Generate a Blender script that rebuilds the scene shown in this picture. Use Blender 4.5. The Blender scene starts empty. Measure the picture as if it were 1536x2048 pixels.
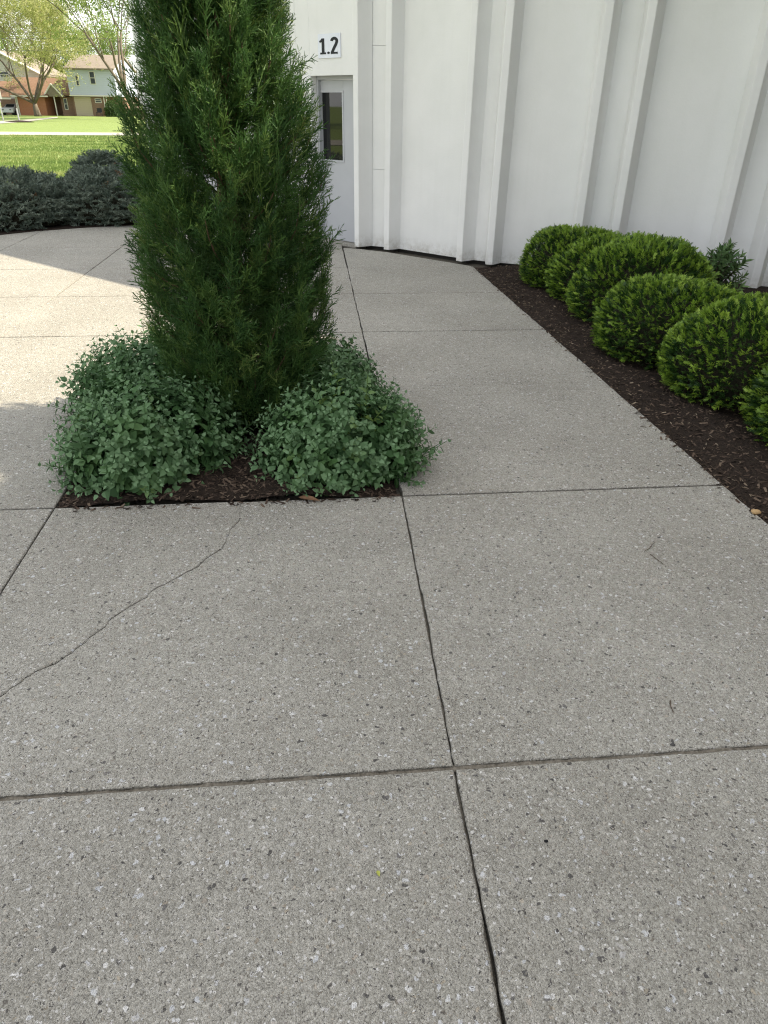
import bpy, bmesh, math, random
import numpy as np
from mathutils import Matrix, Vector
R_ = math.radians
random.seed(7)
rng = np.random.default_rng(11)
scene = bpy.context.scene
col = scene.collection

# ------------------------------------------------------------------ camera
FPX, CAMH = 1390.0, 1.7
dn = np.array([737 - 768.0, -(3405 - 1024.0), -FPX]); dn /= np.linalg.norm(dn)
upc = -dn
fw = np.array([0, 0, -1.0]); Yc = fw - upc * np.dot(fw, upc); Yc /= np.linalg.norm(Yc)
Xc = np.cross(Yc, upc)
RW = np.array([Xc, Yc, upc])
cd = bpy.data.cameras.new('camera'); cam = bpy.data.objects.new('camera', cd); col.objects.link(cam)
cd.sensor_fit = 'VERTICAL'; cd.sensor_height = 36.0; cd.lens = FPX / 2048 * 36.0
cd.clip_start = 0.05; cd.clip_end = 3000
M = Matrix([list(RW[0]) + [0], list(RW[1]) + [0], list(RW[2]) + [CAMH], [0, 0, 0, 1]])
cam.matrix_world = M
scene.camera = cam

# ------------------------------------------------------------------ light
SUN_AZ, SUN_EL = R_(8.0), R_(46.0)          # azimuth counted from +x towards +y
world = bpy.data.worlds.new('World'); scene.world = world; world.use_nodes = True
nt = world.node_tree; nt.nodes.clear()
N = nt.nodes.new
out = N('ShaderNodeOutputWorld'); bg = N('ShaderNodeBackground'); bg.inputs['Strength'].default_value = 0.12
sky = N('ShaderNodeTexSky'); sky.sky_type = 'NISHITA'; sky.sun_disc = False
sky.sun_elevation = SUN_EL; sky.sun_rotation = math.pi / 2 - SUN_AZ
sky.air_density = 1.0; sky.dust_density = 1.5; sky.ozone_density = 1.0
tc = N('ShaderNodeTexCoord'); mp = N('ShaderNodeMapping'); mp.inputs['Scale'].default_value = (1, 1, 2.6)
nz = N('ShaderNodeTexNoise'); nz.inputs['Scale'].default_value = 2.3; nz.inputs['Detail'].default_value = 7; nz.inputs['Roughness'].default_value = .58
cr = N('ShaderNodeValToRGB'); cr.color_ramp.elements[0].position = .36; cr.color_ramp.elements[1].position = .60
mx = N('ShaderNodeMix'); mx.data_type = 'RGBA'
mx.inputs['B'].default_value = (8.6, 8.5, 8.3, 1)
nt.links.new(tc.outputs['Generated'], mp.inputs['Vector']); nt.links.new(mp.outputs[0], nz.inputs['Vector'])
nt.links.new(nz.outputs['Fac'], cr.inputs['Fac']); nt.links.new(cr.outputs['Color'], mx.inputs['Factor'])
nt.links.new(sky.outputs[0], mx.inputs['A']); nt.links.new(mx.outputs['Result'], bg.inputs['Color']); nt.links.new(bg.outputs[0], out.inputs[0])
sl = bpy.data.lights.new('sun', 'SUN'); sun = bpy.data.objects.new('sun', sl); col.objects.link(sun)
sl.energy = 5.0; sl.angle = R_(0.53); sl.color = (1.0, .89, .70)
sd = Vector((math.cos(SUN_EL) * math.cos(SUN_AZ), math.cos(SUN_EL) * math.sin(SUN_AZ), math.sin(SUN_EL)))
sun.rotation_euler = sd.to_track_quat('Z', 'Y').to_euler(); sun.location = (20, 5, 25)
vs = scene.view_settings; vs.view_transform = 'Standard'; vs.look = 'None'; vs.gamma = 1.0; vs.use_curve_mapping = False
vs.exposure = 0.95
scene.cycles.max_bounces = 4; scene.cycles.transparent_max_bounces = 4; scene.cycles.use_denoising = True; scene.cycles.denoising_prefilter = 'NONE'; scene.cycles.filter_width = 1.15
scene.cycles.use_adaptive_sampling = True; scene.cycles.adaptive_threshold = .02; scene.cycles.diffuse_bounces = 3; scene.cycles.caustics_reflective = False; scene.cycles.caustics_refractive = False
scene.cycles.sample_clamp_indirect = 4.0

# ------------------------------------------------------------------ helpers
def ray(px, py):
    return RW @ np.array([px - 768.0, -(py - 1024.0), -FPX])
def G(px, py, z=0.0):
    r = ray(px, py); t = (z - CAMH) / r[2]; return np.array([r[0] * t, r[1] * t, z])
def at(px, py, Y):
    r = ray(px, py); t = Y / r[1]; return np.array([r[0] * t, Y, CAMH + r[2] * t])
def on(px, py, p0, n):
    r = ray(px, py); o = np.array([0, 0, CAMH]); t = np.dot(np.array(p0) - o, n) / np.dot(r, n); return o + r * t

def mat(name, color=(.5, .5, .5), rough=.7, spec=.3):
    m = bpy.data.materials.new(name); m.use_nodes = True
    b = m.node_tree.nodes['Principled BSDF']
    b.inputs['Base Color'].default_value = (*color, 1); b.inputs['Roughness'].default_value = rough
    b.inputs['Specular IOR Level'].default_value = spec
    return m
class NT:
    """small node helper on a material"""
    def __init__(s, m): s.t = m.node_tree; s.b = s.t.nodes['Principled BSDF']
    def n(s, kind, **kw):
        x = s.t.nodes.new(kind)
        for k, v in kw.items():
            if k in x.inputs: x.inputs[k].default_value = v
            else: setattr(x, k, v)
        return x
    def l(s, a, b): s.t.links.new(a, b)
    def coord(s, scale=(1, 1, 1), what='Object'):
        c = s.n('ShaderNodeTexCoord'); m = s.n('ShaderNodeMapping'); m.inputs['Scale'].default_value = scale
        s.l(c.outputs[what], m.inputs['Vector']); return m.outputs[0]
    def noise(s, vec, scale, detail=4, rough=.55):
        x = s.n('ShaderNodeTexNoise', Scale=scale, Detail=detail, Roughness=rough); s.l(vec, x.inputs['Vector']); return x.outputs['Fac']
    def ramp(s, fac, stops):
        x = s.n('ShaderNodeValToRGB'); e = x.color_ramp.elements
        while len(e) < len(stops): e.new(.5)
        for i, (p, c) in enumerate(stops):
            e[i].position = p; e[i].color = (*c, 1) if len(c) == 3 else c
        s.l(fac, x.inputs['Fac']); return x.outputs['Color']
    def mix(s, fac, a, b, mode='MIX'):
        x = s.n('ShaderNodeMix', data_type='RGBA', blend_type=mode)
        for k, v in (('Factor', fac), ('A', a), ('B', b)):
            if hasattr(v, 'node'): s.l(v, x.inputs[k])
            elif isinstance(v, (int, float)): x.inputs[k].default_value = v
            else: x.inputs[k].default_value = (*v, 1)
        return x.outputs['Result']
    def math(s, op, a, b=None):
        x = s.n('ShaderNodeMath', operation=op)
        for i, v in enumerate((a, b)):
            if v is None: continue
            if hasattr(v, 'node'): s.l(v, x.inputs[i])
            else: x.inputs[i].default_value = v
        return x.outputs[0]
    def attr(s, name):
        return s.n('ShaderNodeAttribute', attribute_name=name).outputs['Fac']
    def col(s, c): s.l(c, s.b.inputs['Base Color'])
    def bump(s, h, strength=.5, dist=.01):
        x = s.n('ShaderNodeBump', Strength=strength, Distance=dist); s.l(h, x.inputs['Height']); s.l(x.outputs[0], s.b.inputs['Normal'])

def gray(v, t=(1, 1, 1)): return (v * t[0], v * t[1], v * t[2])

def foliage_mat(name, stops, attr='rnd', rough=.55, spec=.25, trans=.25, tip=None, tip_attr='tip'):
    m = mat(name, rough=rough, spec=spec); k = NT(m)
    c = k.ramp(k.attr(attr), stops)
    if tip: c = k.mix(k.attr(tip_attr), c, tip)
    k.col(c)
    tr = k.n('ShaderNodeBsdfTranslucent'); k.l(c, tr.inputs['Color'])
    ms = k.n('ShaderNodeMixShader'); ms.inputs[0].default_value = trans
    k.l(k.b.outputs[0], ms.inputs[1]); k.l(tr.outputs[0], ms.inputs[2])
    k.l(ms.outputs[0], k.t.nodes['Material Output'].inputs['Surface'])
    return m

def link(o, parent=None):
    col.objects.link(o)
    if parent is not None: o.parent = parent
    return o
def tag(o, label=None, cat=None, group=None, kind=None):
    if label: o['label'] = label
    if cat: o['category'] = cat
    if group: o['group'] = group
    if kind: o['kind'] = kind
    return o
def empty(name, loc, label=None, cat=None, group=None):
    o = bpy.data.objects.new(name, None); col.objects.link(o); o.location = loc; o.empty_display_size = .1
    bpy.context.view_layer.update() if False else None
    return tag(o, label, cat, group)
def mesh_obj(name, verts, faces, m, parent=None, smooth=False):
    me = bpy.data.meshes.new(name); me.from_pydata([tuple(v) for v in verts], [], [tuple(f) for f in faces]); me.update()
    if smooth:
        for p in me.polygons: p.use_smooth = True
    if m: me.materials.append(m)
    o = bpy.data.objects.new(name, me); link(o, parent)
    if parent is not None: o.matrix_parent_inverse = Matrix.Translation(parent.location).inverted() if parent.parent is None else parent_inv(parent)
    return o
def parent_inv(p):
    # geometry is written in world coordinates: cancel the parent's own offset
    mw = Matrix.Identity(4); q = p
    chain = []
    while q is not None: chain.append(q); q = q.parent
    for q in reversed(chain): mw = mw @ q.matrix_parent_inverse @ Matrix.Translation(q.location)
    return mw.inverted()
def bm_obj(name, bm, m, parent=None, smooth=False):
    me = bpy.data.meshes.new(name); bm.to_mesh(me); bm.free()
    if smooth:
        for p in me.polygons: p.use_smooth = True
    if m: me.materials.append(m)
    o = bpy.data.objects.new(name, me); link(o, parent)
    if parent is not None: o.matrix_parent_inverse = parent_inv(parent)
    return o
def np_mesh(name, V, loops, sizes, m, attrs=None, smooth=False):
    me = bpy.data.meshes.new(name)
    V = np.ascontiguousarray(V, dtype=np.float32); loops = np.ascontiguousarray(loops, dtype=np.int32); sizes = np.asarray(sizes, dtype=np.int32)
    me.vertices.add(len(V)); me.vertices.foreach_set('co', V.ravel())
    me.loops.add(len(loops)); me.loops.foreach_set('vertex_index', loops)
    st = np.concatenate([[0], np.cumsum(sizes)[:-1]]).astype(np.int32)
    me.polygons.add(len(sizes)); me.polygons.foreach_set('loop_start', st)
    me.update(calc_edges=True)
    for k, v in (attrs or {}).items():
        a = me.attributes.new(k, 'FLOAT', 'POINT'); a.data.foreach_set('value', np.ascontiguousarray(v, dtype=np.float32))
    if m: me.materials.append(m)
    if smooth: me.polygons.foreach_set('use_smooth', np.ones(len(sizes), dtype=bool))
    return me
def me_obj(name, me, parent=None, loc=None):
    o = bpy.data.objects.new(name, me); link(o, parent)
    if loc is not None: o.location = loc
    return o

class Tpl:
    """template of small faces: V (n,3), faces list, optional per-vertex attr"""
    def __init__(s): s.V = []; s.F = []; s.A = []
    def add(s, verts, faces, a=0.0):
        b = len(s.V); s.V += [tuple(v) for v in verts]
        s.A += list(a) if hasattr(a, '__len__') else [a] * len(verts)
        s.F += [tuple(i + b for i in f) for f in faces]
    def done(s):
        s.V = np.array(s.V, dtype=np.float64); s.A = np.array(s.A)
        s.loops = np.concatenate([np.array(f) for f in s.F]); s.sizes = np.array([len(f) for f in s.F]); return s
def scatter(parts):
    """parts: list of (tpl, Ms (k,3,3), Ts (k,3), attrs dict name->(k,)) -> V, loops, sizes, attrs"""
    Vs, Ls, Ss, As, off = [], [], [], {}, 0
    for tpl, Ms, Ts, at_ in parts:
        k = len(Ts)
        if k == 0: continue
        v = np.einsum('kij,nj->kni', Ms, tpl.V) + Ts[:, None, :]
        n = len(tpl.V); Vs.append(v.reshape(-1, 3))
        Ls.append((tpl.loops[None, :] + (np.arange(k) * n)[:, None] + off).ravel()); Ss.append(np.tile(tpl.sizes, k)); off += k * n
        for a, val in at_.items(): As.setdefault(a, []).append(np.repeat(val, n))
        As.setdefault('tip', []).append(np.tile(tpl.A, k))
    return np.concatenate(Vs), np.concatenate(Ls), np.concatenate(Ss), {a: np.concatenate(v) for a, v in As.items()}
def unit(a): return a / np.maximum(np.linalg.norm(a, axis=-1, keepdims=True), 1e-9)
def frames(zdir, roll, scale, hint=None):
    """rotation matrices whose z column is zdir, rolled, scaled"""
    z = unit(zdir); h = np.tile([0.0, 0, 1], (len(z), 1)) if hint is None else hint
    bad = np.abs((z * unit(h)).sum(1)) > .97; h = np.where(bad[:, None], [1.0, 0.1, 0], h)
    x = unit(np.cross(h, z)); y = np.cross(z, x)
    c, s = np.cos(roll)[:, None], np.sin(roll)[:, None]
    x2 = x * c + y * s; y2 = np.cross(z, x2)
    return np.stack([x2, y2, z], axis=2) * np.asarray(scale).reshape(-1, 1, 1)

def box_vf(a, b):
    (x0, y0, z0), (x1, y1, z1) = a, b
    return [(x0, y0, z0), (x1, y0, z0), (x1, y1, z0), (x0, y1, z0), (x0, y0, z1), (x1, y0, z1), (x1, y1, z1), (x0, y1, z1)], \
        [(0, 3, 2, 1), (4, 5, 6, 7), (0, 1, 5, 4), (1, 2, 6, 5), (2, 3, 7, 6), (3, 0, 4, 7)]
def prism(poly, z0, z1):
    n = len(poly); a = sum(poly[i][0] * poly[(i + 1) % n][1] - poly[(i + 1) % n][0] * poly[i][1] for i in range(n))
    if a < 0: poly = poly[::-1]
    V = [(p[0], p[1], z0) for p in poly] + [(p[0], p[1], z1) for p in poly]
    F = [tuple(range(n - 1, -1, -1)), tuple(range(n, 2 * n))] + [(i, (i + 1) % n, n + (i + 1) % n, n + i) for i in range(n)]
    return V, F
class Frame:
    """local frame: s along, d outwards, z up"""
    def __init__(f, o, heading):
        f.o = np.array([o[0], o[1], 0.0]); f.s = np.array([math.cos(heading), math.sin(heading), 0]); f.d = np.array([math.sin(heading), -math.cos(heading), 0])
    def w(f, s, d, z): return f.o + f.s * s + f.d * d + np.array([0, 0, z])
    def box(f, s0, s1, d0, d1, z0, z1):
        V, F = box_vf((s0, -d1, z0), (s1, -d0, z1)); return [f.w(v[0], -v[1], v[2]) for v in V], F
def tube(pts, rads, k=6):
    pts = [np.array(p, float) for p in pts]; V = []; F = []
    for i, p in enumerate(pts):
        t = pts[min(i + 1, len(pts) - 1)] - pts[max(i - 1, 0)]; t /= max(np.linalg.norm(t), 1e-9)
        h = np.array([0, 0, 1.0]) if abs(t[2]) < .9 else np.array([1.0, 0, 0])
        x = np.cross(h, t); x /= np.linalg.norm(x); y = np.cross(t, x)
        for j in range(k):
            a = 2 * math.pi * j / k; V.append(p + rads[i] * (x * math.cos(a) + y * math.sin(a)))
        if i:
            for j in range(k):
                F.append(((i - 1) * k + j, (i - 1) * k + (j + 1) % k, i * k + (j + 1) % k, i * k + j))
    F.append(tuple(range(k - 1, -1, -1))); F.append(tuple(range(len(V) - k, len(V))))
    return V, F
class Bag:
    def __init__(s): s.V = []; s.F = []
    def add(s, vf):
        b = len(s.V); s.V += list(vf[0]); s.F += [tuple(i + b for i in f) for f in vf[1]]; return s
    def obj(s, name, m, parent=None, smooth=False):
        me = bpy.data.meshes.new(name); me.from_pydata([tuple(v) for v in s.V], [], s.F); me.update()
        if smooth: me.polygons.foreach_set('use_smooth', np.ones(len(s.F), dtype=bool))
        if m: me.materials.append(m)
        o = bpy.data.objects.new(name, me); link(o, parent)
        if parent is not None: o.matrix_parent_inverse = parent_inv(parent)
        return o
def vnoise(P, seed=0, octaves=3):
    """cheap smooth pseudo noise from sines, about -1..1"""
    r = np.random.default_rng(seed); out_ = np.zeros(len(P)); amp, f = 1.0, 1.0
    for o in range(octaves):
        for j in range(3):
            d = r.normal(size=3); out_ += amp * np.sin((P @ d) * f + r.uniform(0, 6.28)) / 3
        amp *= .55; f *= 2.1
    return out_

# ------------------------------------------------------------------ materials
def concrete_mat():
    m = mat('aggregate_concrete', rough=.85, spec=.25); k = NT(m)
    v = k.coord()
    info = k.n('ShaderNodeObjectInfo').outputs['Random']
    big = k.noise(v, 1.6, 5, .6); mid = k.noise(v, 22, 5, .65); fine = k.noise(v, 260, 3, .7); sand = k.noise(v, 520, 2, .6)
    tone = k.ramp(big, [(.25, (1.13, 1.125, 1.105)), (.75, (1.42, 1.415, 1.395))])
    tone = k.mix(k.math('MULTIPLY', info, .6), tone, (1.17, 1.165, 1.145))
    base = None; hsum = None
    for sc, lo in ((130.0, 0), (235.0, 1), (430.0, 2)):
        gv = k.n('ShaderNodeTexVoronoi', Scale=sc); k.l(v, gv.inputs['Vector']); gs = k.n('ShaderNodeSeparateColor'); k.l(gv.outputs['Color'], gs.inputs[0])
        c_ = k.ramp(gs.outputs[0], [(.0, (.085, .080, .068)), (.16, (.22, .208, .180)), (.5, (.340, .325, .285)), (.82, (.47, .452, .405)), (1, (.72, .70, .64))])
        base = c_ if base is None else k.mix((0, .5, .34)[lo], base, c_)
        hh = k.math('MULTIPLY', gv.outputs['Distance'], (-1.0, -.7, -.4)[lo]); hsum = hh if hsum is None else k.math('ADD', hsum, hh)
    base = k.mix(.35, base, k.ramp(mid, [(.3, (.24, .228, .198)), (.7, (.40, .385, .345))]))
    blot = k.ramp(k.noise(k.coord((1, 1, 1)), .9, 6, .62), [(.42, (1, 1, 1)), (.62, (.88, .875, .865))])
    base = k.mix(1.0, base, tone, 'MULTIPLY'); base = k.mix(1.0, base, blot, 'MULTIPLY')
    hs = []
    warp = k.n('ShaderNodeTexNoise', Scale=60.0, Detail=2.0); k.l(v, warp.inputs['Vector'])
    wm = k.n('ShaderNodeMix', data_type='RGBA', blend_type='LINEAR_LIGHT'); wm.inputs['Factor'].default_value = .012
    k.l(v, wm.inputs['A']); k.l(warp.outputs['Color'], wm.inputs['B']); vv = wm.outputs['Result']
    for scale, thr, dens, stops in (
        (56, .36, .66, [(0, (.78, .77, .74)), (.35, (.62, .63, .64)), (.66, (.48, .42, .34)), (.88, (.20, .19, .18)), (.96, (.09, .085, .08))]),
        (95, .42, .58, [(0, (.82, .80, .76)), (.4, (.66, .64, .60)), (.7, (.46, .40, .31)), (.9, (.10, .095, .09))]),
        (180, .42, .55, [(0, (.62, .60, .56)), (.4, (.36, .34, .30)), (.75, (.12, .11, .10))])):
        vo = k.n('ShaderNodeTexVoronoi', Scale=float(scale)); k.l(vv, vo.inputs['Vector'])
        sp = k.n('ShaderNodeSeparateColor'); k.l(vo.outputs['Color'], sp.inputs[0])
        present = k.math('GREATER_THAN', sp.outputs[0], dens)
        rad = k.math('MULTIPLY', k.math('ADD', sp.outputs[2], .55), thr * .72)
        inside = k.math('LESS_THAN', vo.outputs['Distance'], rad)
        f = k.math('MULTIPLY', present, inside)
        base = k.mix(k.math('MULTIPLY', f, .9), base, k.ramp(sp.outputs[1], stops))
        hs.append(k.math('MULTIPLY', f, .5))
    pits = k.n('ShaderNodeTexVoronoi', Scale=120.0); k.l(vv, pits.inputs['Vector'])
    ps = k.n('ShaderNodeSeparateColor'); k.l(pits.outputs['Color'], ps.inputs[0])
    pf = k.math('MULTIPLY', k.math('GREATER_THAN', ps.outputs[1], .74), k.math('LESS_THAN', pits.outputs['Distance'], .15))
    base = k.mix(k.math('MULTIPLY', pf, .75), base, (.07, .066, .06))
    # the inside of the joints is dirty
    geo = k.n('ShaderNodeNewGeometry'); sz = k.n('ShaderNodeSeparateXYZ'); k.l(geo.outputs['Position'], sz.inputs[0])
    dirt = k.n('ShaderNodeMapRange'); dirt.inputs['From Min'].default_value = -.002; dirt.inputs['From Max'].default_value = -.012
    k.l(sz.outputs[2], dirt.inputs['Value'])
    base = k.mix(k.math('MULTIPLY', dirt.outputs[0], .75), base, (.10, .092, .075))
    k.col(base)
    h = k.math('ADD', k.math('ADD', hs[0], hs[1]), k.math('ADD', k.math('MULTIPLY', fine, .9), k.math('MULTIPLY', pf, -1.2)))
    h = k.math('ADD', k.math('MULTIPLY', h, .6), k.math('MULTIPLY', hsum, 1.0))
    k.bump(h, 1.0, .006)
    return m
CONC = concrete_mat()

def wall_mat():
    m = mat('white_painted_concrete', rough=.75, spec=.25); k = NT(m); v = k.coord()
    a = k.noise(v, 1.2, 5, .6); b = k.noise(v, 45, 5, .6); c = k.noise(v, 160, 3, .6)
    base = k.ramp(a, [(.3, (.73, .735, .715)), (.7, (.80, .80, .785))])
    st = k.noise(k.coord((9, 9, .5)), 1.0, 4, .6)
    base = k.mix(k.math('MULTIPLY', k.ramp(st, [(.52, (0, 0, 0)), (.8, (1, 1, 1))]), .12), base, (.60, .60, .56))
    sz = k.n('ShaderNodeSeparateXYZ'); k.l(v, sz.inputs[0])
    mr = k.n('ShaderNodeMapRange'); mr.inputs['From Min'].default_value = .20; mr.inputs['From Max'].default_value = .02; k.l(sz.outputs[2], mr.inputs['Value'])
    f = k.math('MULTIPLY', mr.outputs[0], k.ramp(k.noise(v, 14, 5, .7), [(.4, (0, 0, 0)), (.65, (1, 1, 1))]))
    base = k.mix(k.math('MULTIPLY', f, .6), base, (.36, .33, .27))
    k.col(base); k.bump(k.math('ADD', k.math('MULTIPLY', b, .8), k.math('MULTIPLY', c, .35)), .35, .008)
    return m
WALL = wall_mat()
def noisy(name, c0, c1, scale, rough=.8, bump=.3, dist=.01, spec=.25, vec=(1, 1, 1)):
    m = mat(name, rough=rough, spec=spec); k = NT(m); v = k.coord(vec)
    f = k.noise(v, scale, 5, .6); k.col(k.ramp(f, [(.3, c0), (.7, c1)])); k.bump(f, bump, dist); return m
DOOR = noisy('grey_door_paint', (.42, .432, .455), (.45, .462, .485), 3, .42, .06, .002, .4)
FRAME = noisy('door_frame_paint', (.40, .41, .43), (.44, .45, .47), 5, .5, .1, .002)
STEEL = noisy('dull_steel', (.12, .12, .12), (.22, .22, .22), 30, .45, .1, .001)
GAPSHADE = mat('gap_shade', (.03, .028, .025), .9)  # near-black colour stands in for shade under the wall
GLASS = mat('dark_window_glass', (.006, .007, .007), .02, .6)
SIGNW = noisy('sign_white', (.70, .73, .80), (.76, .79, .85), 4, .4, .02, .001)
INK = mat('sign_black', (.01, .012, .016), .5)
SOILB = noisy('joint_soil', (.055, .048, .038), (.12, .108, .085), 60, .95, .5, .01)
def mulch_base():
    m = mat('mulch_soil', rough=.95, spec=.15); k = NT(m); v = k.coord()
    f = k.noise(v, 55, 6, .7); g = k.noise(v, 6, 3, .5)
    c = k.ramp(f, [(.3, (.012, .009, .007)), (.55, (.034, .024, .018)), (.75, (.075, .053, .039))])
    k.col(k.mix(k.math('MULTIPLY', g, .3), c, (.018, .013, .010))); k.bump(f, .9, .02); return m
MULCH = mulch_base()
def ramp_attr_mat(name, stops, rough=.9, spec=.15, attr='rnd'):
    m = mat(name, rough=rough, spec=spec); k = NT(m); k.col(k.ramp(k.attr(attr), stops)); return m
CHIP = ramp_attr_mat('mulch_chips', [(0, (.022, .016, .012)), (.4, (.055, .038, .028)), (.75, (.105, .075, .055)), (.95, (.14, .105, .075)), (1, (.27, .22, .16))])
BARK = noisy('bark', (.06, .045, .033), (.14, .11, .085), 18, .95, .8, .02, vec=(1, 1, .25))
JBARK = noisy('juniper_bark', (.10, .06, .04), (.20, .13, .09), 40, .95, .6, .01, vec=(1, 1, .2))
LBARK = noisy('pale_bark', (.11, .09, .07), (.19, .16, .125), 5, .95, .6, .03, vec=(1, 1, .25))

# ------------------------------------------------------------------ terrain
def lawn_mat():
    m = mat('lawn', rough=.9, spec=.15); k = NT(m); v = k.coord()
    a = k.noise(v, .16, 4, .6); b = k.noise(v, 1.4, 5, .7); c = k.noise(v, 14, 4, .7)
    base = k.ramp(b, [(.3, (.12, .185, .045)), (.7, (.22, .29, .085))])
    base = k.mix(k.math('MULTIPLY', a, .45), base, (.27, .31, .11))
    base = k.mix(.4, base, k.ramp(c, [(.3, (.06, .11, .025)), (.7, (.30, .36, .13))]))
    k.col(base); k.bump(c, .6, .05); return m
LAWN = lawn_mat()
g = mesh_obj('lawn_ground', [(-1500, -1500, -.06), (1500, -1500, -.06), (1500, 1800, -.06), (-1500, 1800, -.06)], [(0, 1, 2, 3)], LAWN)
tag(g, 'bright green lawn running back to the houses', kind='structure')

# paving grid: u across, v away from the camera along the long joint
UD = np.array([.9952, .0976]); VD = np.array([-.0976, .9952]); O2 = np.array([.22, 1.41])
def uv(u, v): return O2 + UD * u + VD * v
def to_uv(p): d = np.array(p[:2]) - O2; return d @ UD, d @ VD
PLANTER_V = 3.26
rows = [-2.2, 0.0, 1.675, PLANTER_V, 4.63, 6.06, 7.45, 8.9, 10.4, 11.9, 13.4]
cols = [-9.0, -7.5, -6.0, -4.5, -3.0, -1.665, 0.02]
def J1(v): return float(np.interp(v, [-1.2, 0, 1.675, 4, 9], [-.040, .0, .034, .024, .02]))
def right_edge(v): return 1.745 - .028 * (v - 1.27)
bedding = mesh_obj('pavement', *prism([tuple(uv(-9.2, -2.4)), tuple(uv(1.80, -2.4)), tuple(uv(1.58, 7.0)), (2.6, 8.3), (3.0, 9.4), (1.2, 11.2), tuple(uv(-1, 12)), tuple(uv(-9.2, 13.4))], -.11, -.034), SOILB)
tag(bedding, 'pale exposed aggregate concrete walk with tooled joints', kind='structure')

def dens(poly, step, jit, rnd, sharp=()):
    """subdivide polygon edges with jitter; jit per edge"""
    outp = []
    n = len(poly)
    for i in range(n):
        a, b = np.array(poly[i]), np.array(poly[(i + 1) % n]); L = np.linalg.norm(b - a); k = max(1, int(L / step))
        d = (b - a) / max(L, 1e-9); nn = np.array([d[1], -d[0]])
        j = jit[i] if hasattr(jit, '__len__') else jit
        w = 0.0
        for q in range(k):
            p = a + (b - a) * q / k
            if q: w = w * .6 + rnd.normal() * j; p = p + nn * w
            outp.append(p)
    return np.array(outp)
def inset(P, d):
    n = len(P); Q = np.zeros_like(P)
    for i in range(n):
        a, b, c = P[i - 1], P[i], P[(i + 1) % n]
        e1 = (b - a) / max(np.linalg.norm(b - a), 1e-9); e2 = (c - b) / max(np.linalg.norm(c - b), 1e-9)
        n1 = np.array([-e1[1], e1[0]]); n2 = np.array([-e2[1], e2[0]]); m = n1 + n2; L = np.linalg.norm(m)
        m = m / L if L > .2 else n1
        Q[i] = b + m * d / max(.5, m @ n1)
    return Q
def slab(poly, step=.05, jit=.0012, bevel=.007, drop=.006, seed=0, name='slab', tilt=0.0):
    rnd = np.random.default_rng(seed)
    a = sum(poly[i][0] * poly[(i + 1) % len(poly)][1] - poly[(i + 1) % len(poly)][0] * poly[i][1] for i in range(len(poly)))
    if a < 0:
        poly = poly[::-1]
        if hasattr(jit, '__len__'): jit = jit[::-1][1:] + jit[:1] if False else jit[::-1]
    P = dens(poly, step, jit, rnd); n = len(P)
    I1 = inset(P, bevel * .4); I2 = inset(P, bevel)
    V = [(p[0], p[1], -.06) for p in P] + [(p[0], p[1], -drop) for p in P] + [(p[0], p[1], -drop * .3) for p in I1] + [(p[0], p[1], tilt) for p in I2]
    F = []
    for r in range(3):
        for i in range(n): F.append((r * n + i, r * n + (i + 1) % n, (r + 1) * n + (i + 1) % n, (r + 1) * n + i))
    F.append(tuple(range(3 * n, 4 * n)))
    return mesh_obj(name, V, F, CONC, bedding)

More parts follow.
